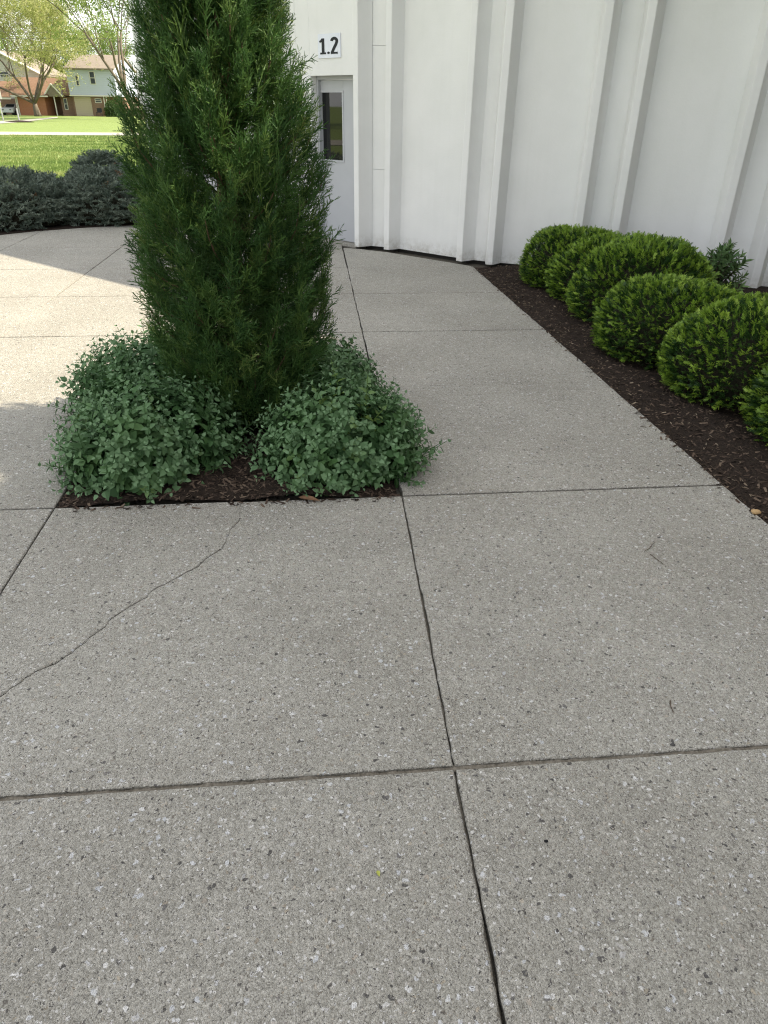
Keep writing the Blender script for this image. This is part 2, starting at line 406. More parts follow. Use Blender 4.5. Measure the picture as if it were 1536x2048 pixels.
g1 = .006    # half width of a cross joint
crack_px = [(482, 1003), (478, 1041), (462, 1056), (452, 1082), (443, 1097), (409, 1117), (398, 1132), (362, 1149), (330, 1166), (303, 1180), (292, 1193), (248, 1219), (218, 1240), (209, 1253), (180, 1275), (150, 1298), (110, 1325), (70, 1342), (40, 1362), (0, 1392)]
def clip_far(poly_uv):
    return poly_uv
sid = 0
for ri in range(len(rows) - 1):
    v0, v1 = rows[ri], rows[ri + 1]
    a0 = g1 * (1.1 if ri == 1 else 1.0); a1 = g1 * (1.1 if ri == 0 else 1.0)
    if ri == 2: a1 = .0012
    if ri == 3: a0 = .0012
    if ri > 3: a0 = .009
    if ri > 2: a1 = .009
    # right-hand column, along the bed
    if ri < 6:
        sid += 1
        poly = [uv(J1(v0) + .0035, v0 + a0), uv(right_edge(v0), v0 + a0), uv(right_edge(v1), v1 - a1), uv(J1(v1) + .0035, v1 - a1)]
        slab([tuple(p) for p in poly], .04, [.0009, .0015, .0009, .002], seed=sid, bevel=.009 if ri < 2 else .004)
    for ci in range(len(cols) - 1):
        if ri == 3 and ci < len(cols) - 2: continue
        if ri == 2 and ci < len(cols) - 2: v1, a1 = rows[4], .009
        u0, u1 = cols[ci] + .005, cols[ci + 1] - .0035
        sid += 1
        if ri < 5 and ci < len(cols) - 2: u0 -= .004; u1 += .0025 if ci < len(cols) - 3 else 0
        if ri == 2 and ci == len(cols) - 2: continue          # the planter hole
        if v0 > 9 and cols[ci + 1] > -2: continue
        if v0 > 7 and ci == len(cols) - 2: u1 = cols[ci + 1] - .007
        if ri == 1 and ci == len(cols) - 2:
            cr_uv = [to_uv(G(*p)) for p in crack_px]
            cr_uv[0] = (cr_uv[0][0], v1 - a1)
            cr_uv.append((u0, .26))
            rn = np.random.default_rng(3); pts = []
            for (p, q) in zip(cr_uv[:-1], cr_uv[1:]):
                L = math.dist(p, q); kk = max(1, int(L / .018))
                for t in range(kk):
                    f = t / kk; pts.append((p[0] + (q[0] - p[0]) * f + rn.normal() * .0022, p[1] + (q[1] - p[1]) * f + rn.normal() * .0022))
            pts.append(cr_uv[-1]); pts[0] = cr_uv[0]
            gp = .0032
            upper = [(u0, v1 - a1)] + [(p[0], p[1] + gp) for p in reversed(pts)]           # left / far piece
            lower = [(u0, v0 + a0), (u1 + J1(v0) - .02, v0 + a0), (u1 + J1(v1) - .02, v1 - a1)] + [(p[0] + gp * .3, p[1] - gp) for p in pts]
            for pl in (upper, lower):
                rnd = np.random.default_rng(5); P = np.array([uv(*p) for p in pl])
                ar = sum(P[i][0] * P[(i + 1) % len(P)][1] - P[(i + 1) % len(P)][0] * P[i][1] for i in range(len(P)))
                if ar < 0: P = P[::-1]
                n = len(P); I2 = inset(P, .0035)
                V = [(p[0], p[1], -.06) for p in P] + [(p[0], p[1], -.003) for p in P] + [(p[0], p[1], 0) for p in I2]
                F = [(r * n + i, r * n + (i + 1) % n, (r + 1) * n + (i + 1) % n, (r + 1) * n + i) for r in range(2) for i in range(n)] + [tuple(range(2 * n, 3 * n))]
                mesh_obj('slab', V, F, CONC, bedding)
            continue
        dj = (J1(v0) - .02, J1(v1) - .02) if ci == len(cols) - 2 else (0, 0)
        poly = [uv(u0, v0 + a0), uv(u1 + dj[0], v0 + a0), uv(u1 + dj[1], v1 - a1), uv(u0, v1 - a1)]
        slab([tuple(p) for p in poly], .04, [.0009, .002 if ci == len(cols) - 2 else .001, .0009, .001], seed=sid + 100, bevel=.009 if ri < 2 else .006)
# last stretch of the right-hand column up to the wall
slab([tuple(uv(.028, 7.456)), tuple(uv(1.555, 7.456)), (1.02, 9.02), (.02, 9.86), (-.36, 10.08), tuple(uv(.028, 8.79))], .05, .001, seed=77)

# sandy dirt packed into the near joints
FILL = noisy('joint_sand', (.10, .088, .068), (.24, .215, .175), 90, .95, .8, .006)
def fill(pts, w, z, seed):
    r_ = np.random.default_rng(seed); V = []; F = []
    for i, (u, v, du, dv) in enumerate(pts):
        zz = z + r_.normal(0, .0022)
        for k_ in (-1, 1): q = uv(u + du * k_ * w, v + dv * k_ * w); V.append((q[0], q[1], zz + r_.normal(0, .001)))
        if i: F.append((2 * i - 2, 2 * i - 1, 2 * i + 1, 2 * i))
    mesh_obj('joint_fill', V, F, FILL, bedding, True)
fill([(u, 0, 0, 1) for u in np.arange(-3.0, 1.7, .025)], .012, -.0095, 1)
fill([(u, 1.675, 0, 1) for u in np.concatenate([np.arange(.03, 1.7, .025)])], .010, -.014, 2)
fill([(J1(v), v, 1, 0) for v in np.arange(-1.2, 1.66, .025)], .008, -.020, 3)

# ------------------------------------------------------------------ round building
bld = empty('round_building', (3.0, 12.0, 0), 'white ribbed round building with the grey door marked 1.2', 'building')
HW = 4.6
fr = [(-.39, 10.12), (.02, 9.92), (.94, 9.17), (1.30, 8.98), (2.25, 8.62), (2.63, 8.45), (3.64, 7.99), (4.05, 7.83)]
hd = math.atan2(7.83 - 7.99, 4.05 - 3.64)
p = np.array(fr[-1]); h_ = R_(-18)
for L in (1.12, .41, 1.12, .41, 1.12):
    p = p + L * np.array([math.cos(h_), math.sin(h_)]); fr.append(tuple(p)); h_ += R_(3.2)
left = []; p = np.array(fr[0]); h_ = R_(-43)
for L in (1.15, .41, 1.15, .41, 1.15, .41, 1.15, .41, 1.15, .41, 1.15, .41, 1.15):
    p = p - L * np.array([math.cos(h_), math.sin(h_)]); left.append(tuple(p)); h_ -= R_(2.6)
fr = left[::-1] + fr
iD = len(left)                      # index of the door-bay right corner; the door bay is iD-1 .. iD
RIBD, RIBW, TAP = .19, .085, .065
def rib(q, hd_, m=WALL):
    f = Frame(q, hd_)
    pr = [(-RIBW - TAP, -RIBD), (-RIBW, 0), (-RIBW + .008, .004), (-.008, .004), (0, 0), (TAP, -RIBD)]
    n = len(pr); V = [f.w(s, d, z) for z in (.02, HW - .02) for s, d in pr]
    F = [(i, i + 1, n + i + 1, n + i) for i in range(n - 1)] + [(n - 1, 0, n, 2 * n - 1), tuple(range(n - 1, -1, -1)), tuple(range(n, 2 * n))]
    return mesh_obj('rib', V, F, m, bld)
for i in range(len(fr)):
    a = np.array(fr[max(i - 1, 0)]); b = np.array(fr[min(i + 1, len(fr) - 1)]); hh = math.atan2(*(b - a)[::-1])
    if i == iD: hh = R_(-40)
    rib(fr[i], hh)
for i in range(len(fr) - 1):
    if i == iD - 1: continue
    a, b = np.array(fr[i]), np.array(fr[i + 1]); hh = math.atan2(*(b - a)[::-1]); f = Frame(a, hh); L = np.linalg.norm(b - a)
    zs = [.018, HW - .02] if i != iD else [.018, .98, 2.34, HW - .02]
    for z0, z1 in zip(zs[:-1], zs[1:]):
        mesh_obj('wall_panel', *f.box(-.02, L - .02, -RIBD - .14, -RIBD + .012, z0 + (.0015 if z0 > .5 else 0), z1 - (.0015 if z1 < 4 else 0)), WALL, bld)
    mesh_obj('gap_shade_strip', *f.box(-.03, L + .0, -RIBD - .3, -RIBD - .04, -.1, .017), GAPSHADE, bld)  # strip painted as shade in the gap below the panels
# door bay
dl, dr = np.array(fr[iD - 1]), np.array(fr[iD]); dh = math.atan2(*(dr - dl)[::-1]); DF = Frame(dl, dh); DL = np.linalg.norm(dr - dl)
dn3 = DF.d; front0 = DF.w(0, .0, 0); rec0 = DF.w(0, -.15, 0)
def sz(px, py, p0): q = on(px, py, p0, dn3); return (q - DF.o) @ DF.s, q[2]
os0, _ = sz(621, 160, front0); os1, _ = sz(707, 160, front0); _, oz1 = sz(690, 150, front0)
os0 = max(os0, .10); os1 = min(os1, DL - .055)
mesh_obj('wall_panel', *DF.box(.003, os0, -.26, .0, .03, HW - .02), WALL, bld)
mesh_obj('wall_panel', *DF.box(os1, DL + .001, -.26, .001, .03, HW - .02), WALL, bld)
mesh_obj('wall_panel', *DF.box(os0 + .001, os1 - .001, -.26, -.001, oz1, HW - .02), WALL, bld)
mesh_obj('threshold', *DF.box(os0 + .002, os1 - .002, -.24, -.02, -.03, .022), CONC, bld)
# frame of three members
fw_ = .035
for nm, bx in (('door_frame', DF.box(os0 + .002, os0 + fw_, -.20, -.10, .022, oz1 - .002)), ('door_frame', DF.box(os1 - fw_, os1 - .002, -.20, -.10, .022, oz1 - .002)),
               ('door_frame', DF.box(os0 + fw_, os1 - fw_, -.20, -.10, oz1 - .04, oz1 - .002))):
    mesh_obj(nm, *bx, FRAME, bld)
d0, d1, dz1 = os0 + fw_ + .004, os1 - fw_ - .004, oz1 - .044
ws0, _ = sz(641, 250, DF.w(0, -.14, 0)); ws1, _ = sz(687, 250, DF.w(0, -.14, 0)); _, wz1 = sz(664, 181, DF.w(0, -.14, 0)); _, wz0 = sz(664, 323, DF.w(0, -.14, 0))
door = Bag()
for bx in (DF.box(d0, ws0, -.19, -.145, .034, dz1), DF.box(ws1, d1, -.19, -.145, .034, dz1), DF.box(ws0, ws1, -.19, -.1451, .034, wz0), DF.box(ws0, ws1, -.19, -.1451, wz1, dz1)): door.add(bx)
door = door.obj('door', DOOR, bld); tag(door, 'grey flush steel door with a tall dark window')
bpane = mesh_obj('window_pane', *DF.box(ws0 - .004, ws1 + .004, -.175, -.165, wz0 - .004, wz1 + .004), GLASS, door)
t_ = .022
b_ = Bag()
for bx in (DF.box(ws0 - .004, ws0 + t_, -.150, -.138, wz0, wz1), DF.box(ws1 - t_, ws1 + .004, -.150, -.138, wz0, wz1), DF.box(ws0 + t_, ws1 - t_, -.150, -.1381, wz0 - .003, wz0 + t_), DF.box(ws0 + t_, ws1 - t_, -.150, -.1381, wz1 - t_, wz1 + .003)): b_.add(bx)
b_.obj('window_frame', DOOR, door)
ps0, _ = sz(658, 168, DF.w(0, -.145, 0)); ps1, _ = sz(686, 168, DF.w(0, -.145, 0)); _, pz0 = sz(672, 175, DF.w(0, -.145, 0)); _, pz1 = sz(672, 161, DF.w(0, -.145, 0))
mesh_obj('closer_plate', *DF.box(ps0, ps1, -.150, -.1425, pz0, pz1), DOOR, door)
for py in (196, 331, 457):
    _, hz = sz(704, py, DF.w(0, -.14, 0)); q = DF.w(d1 + .002, -.138, hz)
    mesh_obj('hinge', *tube([q + [0, 0, -.06], q + [0, 0, .06]], [.011, .011], 8), STEEL, door)
q = DF.w(d0 + .07, -.12, 1.0)
mesh_obj('door_handle', *tube([q - dn3 * .03, q, q + DF.s * .1], [.011, .011, .011], 8), STEEL, door)
# unseen roof and added block, both outlined to cast the court's shadow edges
UH = HW / math.tan(SUN_EL); sxy = np.array([math.cos(SUN_AZ), math.sin(SUN_AZ)])
e0 = np.array([-4.96, 9.36]) + sxy * UH; e1 = np.array([-.42, 5.82]) + sxy * UH; ed = (e1 - e0) / np.linalg.norm(e1 - e0)
ea, eb = e0 - ed * 3.0, e1 + ed * .4
ROOFM = noisy('shadow_eave', (.55, .55, .53), (.64, .64, .62), 6, .8, .2, .01)
mesh_obj('roof', *prism([tuple(ea), tuple(eb), (eb[0] + 4, eb[1] + .9), (16, 8), (24, 22), (12, 34), (-1, 30), (-4.2, 20), tuple(ea + [-.6, 2.5])], HW - .35, HW), ROOFM, bld)  # out of view; straight eave shaped to throw the far shadow edge
BLOCKM = noisy('shade_block_brown', (.13, .09, .065), (.20, .14, .10), 9, .9, .3, .01)  # dark brown to keep bounced light off the right faces of the ribs
def shade_block(name, poly, H): mesh_obj(name, *prism(poly, -.05, H), BLOCKM, bld)
QH = 9.0; qd = sxy * QH / math.tan(SUN_EL)
wp = [np.array(q) + qd for q in ((-.42, 5.82), (-1.70, 4.45), (-1.86, 4.18), (-2.02, 3.40), (-2.10, -12.0))]
shade_block('unseen_shade_block', [tuple(q) for q in wp] + [(wp[4][0] + 14, wp[4][1]), (wp[0][0] + 9, wp[0][1] + 1.0)], QH)  # added out of view, outline projected back from the wanted shadow

# number plate above the door
s0, _ = sz(637, 90, front0); s1, _ = sz(682, 90, front0); _, zt = sz(660, 67, front0); _, zb = sz(660, 116, front0)
sign = empty('number_sign', DF.w((s0 + s1) / 2, 0, zb), 'white plate with black number 1.2 above the door', 'sign')
mesh_obj('plate', *DF.box(s0, s1, .002, .010, zb, zt), SIGNW, sign)
w_, hgt = s1 - s0, zt - zb
def stroke(pts, th):
    P = np.array(pts, float); n = len(P); L = []; Rr = []
    for i in range(n):
        t = P[min(i + 1, n - 1)] - P[max(i - 1, 0)]; t /= np.linalg.norm(t); m_ = np.array([-t[1], t[0]])
        L.append(P[i] + m_ * th / 2); Rr.append(P[i] - m_ * th / 2)
    V = [*L, *Rr]; F = [(i, n + i, n + i + 1, i + 1) for i in range(n - 1)]
    return V, F
def glyph(strokes):
    b = Bag()
    for j, (V, F) in enumerate(strokes):
        b.add(([DF.w(s0 + w_ * v[0], .0125 + .0006 * j, zb + hgt * v[1]) for v in V], F))
    return b
gl = []
gl.append(glyph([stroke([(.235, .17), (.235, .82)], .125), stroke([(.10, .20), (.365, .20)], .075), stroke([(.08, .675), (.15, .71), (.225, .80)], .09)]))
th = np.linspace(0, 2 * math.pi, 17); gl.append(glyph([([(.475 + .062 * math.cos(t), .215 + .05 * math.sin(t)) for t in th[:-1]], [tuple(range(16))])]))
arc = [(.735 + .115 * math.cos(t), .68 + .115 * math.sin(t)) for t in np.linspace(R_(175), R_(-25), 12)]
gl.append(glyph([stroke(arc + [(.80, .53), (.71, .38), (.635, .215)], .12), stroke([(.575, .20), (.885, .20)], .075)]))
for k_, nm in zip(gl, ('digit', 'point', 'digit')): k_.obj(nm, INK, sign)

# ------------------------------------------------------------------ mulch beds
def bed(name, poly_fn, u0, u1, v0, v1, nu, nv, seed, hgt):
    V = []; F = []
    for j in range(nv + 1):
        v = v0 + (v1 - v0) * j / nv
        a, b = poly_fn(v)
        for i in range(nu + 1):
            u = a + (b - a) * i / nu; q = uv(u, v); V.append([q[0], q[1], 0])
    V = np.array(V); nn = vnoise(V * [9, 9, 0], seed, 4); n2 = vnoise(V * [40, 40, 0], seed + 1, 2)
    fr_ = np.tile(np.arange(nu + 1) / nu, nv + 1)
    edge = np.clip(np.minimum(fr_, 1.0) / .08, 0, 1)
    V[:, 2] = -.012 + hgt(fr_) + .012 * nn * edge + .006 * n2
    for j in range(nv):
        for i in range(nu):
            a = j * (nu + 1) + i; F.append((a, a + 1, a + nu + 2, a + nu + 1))
    return V, F
Vb, Fb = bed('mulch_bed', lambda v: (right_edge(v) - .012, 5.6 if v < 4.2 else 5.6 - (v - 4.2) * .55), 0, 1, -2.3, 7.42, 60, 150, 4, lambda f: .035 * np.clip(f * 3, 0, 1))
mb = mesh_obj('mulch_bed', Vb, Fb, MULCH, smooth=True); tag(mb, 'dark brown mulch bed between the walk and the wall', kind='structure')
Vp, Fp = bed('planter_bed', lambda v: (-1.655, .012), 0, 1, 1.678, PLANTER_V - .003, 40, 40, 9, lambda f: .004 + .03 * np.sin(np.pi * np.clip(f, 0, 1)))
pb = mesh_obj('planter_bed', Vp, Fp, MULCH, smooth=True); tag(pb, 'square of dark soil cut out of the walk under the juniper', kind='structure')
# wood chips lying on both beds
chipT = Tpl(); chipT.add([(-.5, -.5, 0), (.5, -.42, .15), (.52, .4, 0), (-.46, .5, .1), (0, 0, .35)], [(0, 1, 4), (1, 2, 4), (2, 3, 4), (3, 0, 4)]); chipT.done()
def chips(name, sampler, n, parent, seed):
    r = np.random.default_rng(seed); P = sampler(r, n)
    n = len(P); big = r.random(n); ln = .008 + .042 * big ** 2.2; wd = np.minimum(ln * r.uniform(.15, .5, n), .013)
    z = unit(np.stack([r.normal(0, .28, n), r.normal(0, .28, n), np.ones(n)], 1)); Ms = frames(z, r.uniform(0, 6.28, n), np.ones(n))
    Ms = Ms * np.stack([ln, wd, wd * .7], 1)[:, None, :]
    rn = r.random(n) ** 1.3
    V, L, S, A = scatter([(chipT, Ms, P, {'rnd': rn})])
    o = me_obj(name, np_mesh(name, V, L, S, CHIP, A), parent); o['kind'] = 'stuff'; return o
def bed_z(V, F):
    KD = V
    return KD
def samp_bed(Vg, nu, nv, v0, v1, fn, lim=1.0, bias=1.0):
    grid = Vg.reshape(nv + 1, nu + 1, 3)
    def f(r, n):
        a = r.random(n) ** bias * lim * nu; b = r.random(n) * nv; i = np.minimum(a.astype(int), nu - 1); j = np.minimum(b.astype(int), nv - 1); fa = (a - i)[:, None]; fb = (b - j)[:, None]
        return grid[j, i] * (1 - fa) * (1 - fb) + grid[j, i + 1] * fa * (1 - fb) + grid[j + 1, i] * (1 - fa) * fb + grid[j + 1, i + 1] * fa * fb + [0, 0, .002]
    return f
chips('mulch_chips', samp_bed(Vb, 60, 150, 0, 0, None, .8, 1.2), 42000, mb, 21)
chips('mulch_chips', samp_bed(Vp, 40, 40, 0, 0, None), 10000, pb, 22)

def spill(r, n):
    v = r.uniform(0, 7.4, n); u = right_edge(v) - r.exponential(.02, n); v2 = r.uniform(1.70, 3.2, n); side = r.random(n)
    P = np.array([uv(a, b) for a, b in zip(u, v)]); m_ = side < .3
    Q = np.array([uv(a, b) for a, b in zip(r.uniform(-1.6, 0, n), 1.66 - r.exponential(.015, n))]); P[m_] = Q[m_]
    return np.concatenate([P, np.full((n, 1), .002)], 1)
chips('spilled_chips', spill, 420, mb, 23)

# ------------------------------------------------------------------ juniper
def ribbon(T, p, q, w0, w1, nrm, a0=0.0, a1=1.0):
    p, q = np.array(p, float), np.array(q, float); d = q - p; s = np.cross(d, nrm); L = np.linalg.norm(s); s = s / L if L > 1e-9 else np.array([1.0, 0, 0])
    T.add([p - s * w0 / 2, p + s * w0 / 2, q + s * w1 / 2, q - s * w1 / 2], [(0, 1, 2, 3)], [a0, a0, a1, a1])
def juniper_spray(seed):
    r = np.random.default_rng(seed); T = Tpl(); L = .17
    bend = r.normal(0, .02, 2)
    def ax(t): return np.array([bend[0] * t * t, bend[1] * t * t, L * t])
    for i in range(3): ribbon(T, ax(i / 3), ax((i + 1) / 3), .0055 - .001 * i, .0045 - .001 * i, r.normal(size=3), i / 4, (i + 1) / 4)
    n = 11
    for i in range(n):
        t = .06 + .86 * i / n; a = i * 2.4 + r.normal(0, .3); out_ = np.array([math.cos(a), .7 * math.sin(a), 0]); ln = (.072 * (1 - t) + .020) * r.uniform(.75, 1.2)
        el = r.uniform(.65, 1.1); d = out_ * math.cos(el) + np.array([0, 0, math.sin(el)]); b = ax(t)
        ribbon(T, b, b + d * ln, .0048, .0022, r.normal(size=3), t * .6, .9)
        for j in range(3):
            u = .25 + .25 * j; d2 = unit(d + r.normal(0, .48, 3) + np.array([0, 0, .25])); ribbon(T, b + d * ln * u, b + d * ln * u + d2 * ln * .45 * r.uniform(.7, 1.2), .0044, .0014, r.normal(size=3), .5, 1.0)
    return T.done()
JT = [juniper_spray(s) for s in range(5)]
JX, JY = -.83, 3.95
jz = np.array([0, .12, .24, .45, .75, 1.0, 1.5, 1.72, 1.93, 2.12, 2.7, 3.5, 4.3, 4.8]); jr = np.array([.12, .20, .28, .41, .46, .465, .455, .41, .34, .29, .25, .19, .09, .02])
jun = empty('juniper_tree', (JX, JY, 0), 'tall dark green columnar juniper rising from the square planter', 'tree')
JF = foliage_mat('juniper_foliage', [(0, (.030, .076, .022)), (.45, (.062, .134, .034)), (.85, (.120, .195, .048)), (1, (.185, .255, .075))], trans=.22, rough=.5)
r = np.random.default_rng(42)
parts = [[] for _ in JT]; limbs = Bag()
NPL = 620
for i in range(NPL):
    z1 = (.16 + 4.4 * ((i + r.random()) / NPL) ** 1.45); th = i * 2.39996 + r.normal(0, .25); R0 = np.interp(z1, jz, jr) * (1 + r.normal(0, .06))
    rise = r.uniform(.22, .42); z0 = max(.04, z1 - rise)
    pts = []; d = np.array([math.cos(th), math.sin(th), 0])
    for t in np.linspace(0, 1, 6):
        rad = R0 * (1 - (1 - t) ** 1.7) ; pts.append(np.array([JX, JY, 0]) + d * rad + np.array([0, 0, z0 + (z1 - z0) * t ** 1.25]))
    if r.random() < .35: limbs.add(tube(pts, [.008, .007, .005, .004, .003, .002], 4))
    n = int(16 + 5 * r.random()) if z1 < 2.6 else 9
    for j in range(n):
        t = .12 + .88 * ((j + r.random()) / n) ** .75; k = min(4, int(t * 5)); f = t * 5 - k; b = pts[k] * (1 - f) + pts[min(k + 1, 5)] * f
        tan = unit(pts[min(k + 1, 5)] - pts[max(k - 0, 0)] + 1e-6)
        dv = unit(tan * .9 + d * .38 + np.array([0, 0, .55]) + r.normal(0, .42, 3))
        parts[r.integers(0, 5)].append((b + r.normal(0, .015, 3), dv, r.uniform(.55, 1.0) * (1.0 if t < .9 else 1.12), np.clip(.42 + .25 * r.normal() + .12 * math.sin(i * 1.7), 0, 1)))
for i in range(2600):
    z1 = r.uniform(.08, 2.5); th = r.uniform(0, 6.28); R0 = np.interp(z1, jz, jr) * math.sqrt(r.uniform(.02, .62)); d = np.array([math.cos(th), math.sin(th), 0])
    parts[r.integers(0, 5)].append((np.array([JX, JY, z1]) + d * R0, unit(d * .6 + np.array([0, 0, .6]) + r.normal(0, .5, 3)), r.uniform(.6, 1.0), np.clip(.4 + .2 * r.normal(), 0, 1)))
# wispy leaders that leave the outline, more on the two sides seen against the light
for i in range(210):
    z1 = r.uniform(.35, 2.5); th = r.uniform(0, 6.28); R0 = np.interp(z1, jz, jr) * r.uniform(.82, .95); d = np.array([math.cos(th), math.sin(th), 0])
    b = np.array([JX, JY, z1]) + d * R0
    parts[r.integers(0, 5)].append((b, unit(d * r.uniform(.45, .9) + np.array([0, 0, .8]) + r.normal(0, .15, 3)), r.uniform(.9, 1.35), np.clip(.6 + .2 * r.normal(), 0, 1)))
sp = []
for T, lst in zip(JT, parts):
    B = np.array([l[0] for l in lst]); D = np.array([l[1] for l in lst]); S = np.array([l[2] for l in lst]); A = np.array([l[3] for l in lst])
    B = B - D * (.05 * S)[:, None]
    sp.append((T, frames(D, r.uniform(0, 6.28, len(lst)), S), B, {'rnd': A}))
V, L, S, A = scatter(sp)
me = np_mesh('foliage', V - [JX, JY, 0], L, S, JF, A)
o = me_obj('foliage', me, jun)
tr = Bag(); tr.add(tube([(JX + .01, JY, -.05), (JX, JY + .01, .3), (JX - .01, JY, 1.2), (JX + .015, JY, 2.4), (JX, JY, 4.5)], [.075, .06, .05, .035, .006], 9)); tr.obj('trunk', JBARK, jun, True)
limbs.obj('branches', JBARK, jun)

# ------------------------------------------------------------------ catmint mounds
def leaf(T, p, d, up, L, W, droop=.25, a=0.0):
    d = unit(np.array(d)); s = unit(np.cross(d, up)); n = np.cross(s, d)
    p = np.array(p)
    def q(t, w, lift): return p + d * L * t + s * W * w + n * (lift * L - droop * L * t * t)
    b, t = q(0, 0, 0), q(1, 0, 0); m1 = q(.45, 0, -.05)
    L1, L2, R1, R2 = q(.22, -.5, .06), q(.62, -.40, .05), q(.22, .5, .06), q(.62, .40, .05)
    T.add([b, L1, L2, t, R2, R1, m1], [(0, 6, 1), (1, 6, 2), (2, 6, 3), (0, 5, 6), (5, 4, 6), (4, 3, 6)], a)
def catmint_stem(seed):
    r = np.random.default_rng(seed); T = Tpl(); H = .20; bend = r.normal(0, .02, 2)
    def ax(t): return np.array([bend[0] * t * t, bend[1] * t * t, H * t])
    for i in range(3): ribbon(T, ax(i / 3), ax((i + 1) / 3), .003, .0025, [1, .3, 0], .1, .1); ribbon(T, ax(i / 3), ax((i + 1) / 3), .003, .0025, [.3, -1, 0], .1, .1)
    n = 7
    for i in range(n):
        t = .08 + .92 * i / (n - 1); ln = (.043 if i < 4 else (.037, .028, .018)[i - 4]) * r.uniform(.65, 1.25); el = .15 + .75 * (i / (n - 1)) ** 1.5
        for k in range(2):
            a = (i % 2) * 1.57 + k * 3.14159 + r.normal(0, .25); d = np.array([math.cos(a) * math.cos(el), math.sin(a) * math.cos(el), math.sin(el)])
            leaf(T, ax(t) + d * .004, d, [0, 0, 1], ln, ln * r.uniform(.62, .78), r.uniform(.15, .45), (.0, .0, .06, .15, .35, .6, .9)[i])
    return T.done()
CT = [catmint_stem(s) for s in range(4)]
CATM = foliage_mat('catmint_leaves', [(0, (.030, .085, .024)), (.5, (.058, .135, .040)), (.85, (.090, .18, .055)), (1, (.16, .25, .05))], trans=.2, rough=.65, spec=.2, tip=(.165, .265, .140))
def catmint(cx, cy, r0, H, seed, label, n=560, el=(1, 1)):
    r = np.random.default_rng(seed); o = empty('catmint_plant', (cx, cy, 0), label, 'plant', 'catmint mounds round the juniper')
    lst = [[] for _ in CT]; stems = Bag()
    for i in range(n):
        zf = ((i + .5) / n); ph = i * 2.39996 + r.normal(0, .15)
        ang = math.acos(1 - .97 * zf) if True else 0                         # 0 top .. ~pi/2 rim
        ang = ang * 1.06
        p_ = 2.35
        st, ct = abs(math.sin(ang)) ** (2 / p_), max(math.cos(ang), -.05); ct = math.copysign(abs(ct) ** (2 / p_), ct)
        wob = 1 + .09 * math.sin(3 * ph + seed) + .06 * math.sin(5 * ph + 2 * seed) + r.normal(0, .055)
        tipp = np.array([r0 * el[0] * st * math.cos(ph) * wob, r0 * el[1] * st * math.sin(ph) * wob, max(.03, H * ct * wob * (1 + .05 * math.sin(4 * ph + seed * 3)) + .02)])
        nrm = unit(np.array([tipp[0] / r0, tipp[1] / r0, 1.1 * tipp[2] / H * (r0 / H) * .5 + .45]))
        dv = unit(nrm + r.normal(0, .2, 3)); s = r.uniform(.85, 1.35) * (1.12 if ang > 1.0 else 1.0)
        base = tipp - dv * .19 * s * .92
        base[2] = max(base[2], .004)
        dv = unit(tipp - base) 
        lst[r.integers(0, 4)].append((base, dv, s, np.clip(.5 + .2 * r.normal(), 0, 1)))
        if i % 3 == 0: root = np.array([r.normal(0, .06), r.normal(0, .06), -.01]); stems.add(tube([root + [cx, cy, 0], (root + base) / 2 * [.9, .9, 1.2] + [cx, cy, 0], base + [cx, cy, 0]], [.003, .0025, .002], 3))
    sp = []
    for T, l in zip(CT, lst):
        B = np.array([q[0] for q in l]); D = np.array([q[1] for q in l]); S = np.array([q[2] for q in l]); A = np.array([q[3] for q in l])
        sp.append((T, frames(D, r.uniform(0, 6.28, len(l)), S), B, {'rnd': A}))
    V, L_, S_, A_ = scatter(sp); me_obj('leaves', np_mesh('leaves', V, L_, S_, CATM, A_), o)
    stems.obj('stems', noisy('catmint_stem', (.05, .07, .03), (.09, .11, .05), 30), o)
    return o
catmint(-1.28, 3.46, .445, .40, 1, 'grey green catmint mound at the front left corner of the planter', 470)
catmint(-.245, 3.50, .425, .39, 2, 'grey green catmint mound spilling over the planter edge at front right', 470)
catmint(-1.50, 4.25, .46, .42, 3, 'catmint mound behind at the back left, against the sunlit concrete', 400)
catmint(-.40, 4.36, .37, .35, 4, 'catmint mound half hidden at the back right of the juniper', 330)

# ------------------------------------------------------------------ clipped yews
def yew_shoot(seed, n=11, L=.05, needle=.021):
    r = np.random.default_rng(seed); T = Tpl()
    for i in range(n):
        t = .1 + .9 * i / (n - 1); s = 1 if i % 2 else -1; b = np.array([0, 0, L * t]); a = r.normal(0, .5); el = .55 + .5 * t
        d = np.array([s * math.cos(a) * math.cos(el), math.sin(a) * math.cos(el), math.sin(el)]); ln = needle * r.uniform(.8, 1.15) * (1.0 if t < .85 else .75)
        ribbon(T, b, b + d * ln,   .0065, .0030, [0.2 * r.normal(), 1, .3 * r.normal()], 0, 0)
    return T.done()
YT = [yew_shoot(s) for s in range(4)]
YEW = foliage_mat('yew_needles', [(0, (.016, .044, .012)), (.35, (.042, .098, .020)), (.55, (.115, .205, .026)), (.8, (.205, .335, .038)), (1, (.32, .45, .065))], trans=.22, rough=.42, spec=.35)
CORE = noisy('shade_core', (.010, .012, .006), (.028, .024, .014), 30, .95, .8, .02)  # solid shell coloured near-black for the shade inside the shrubs
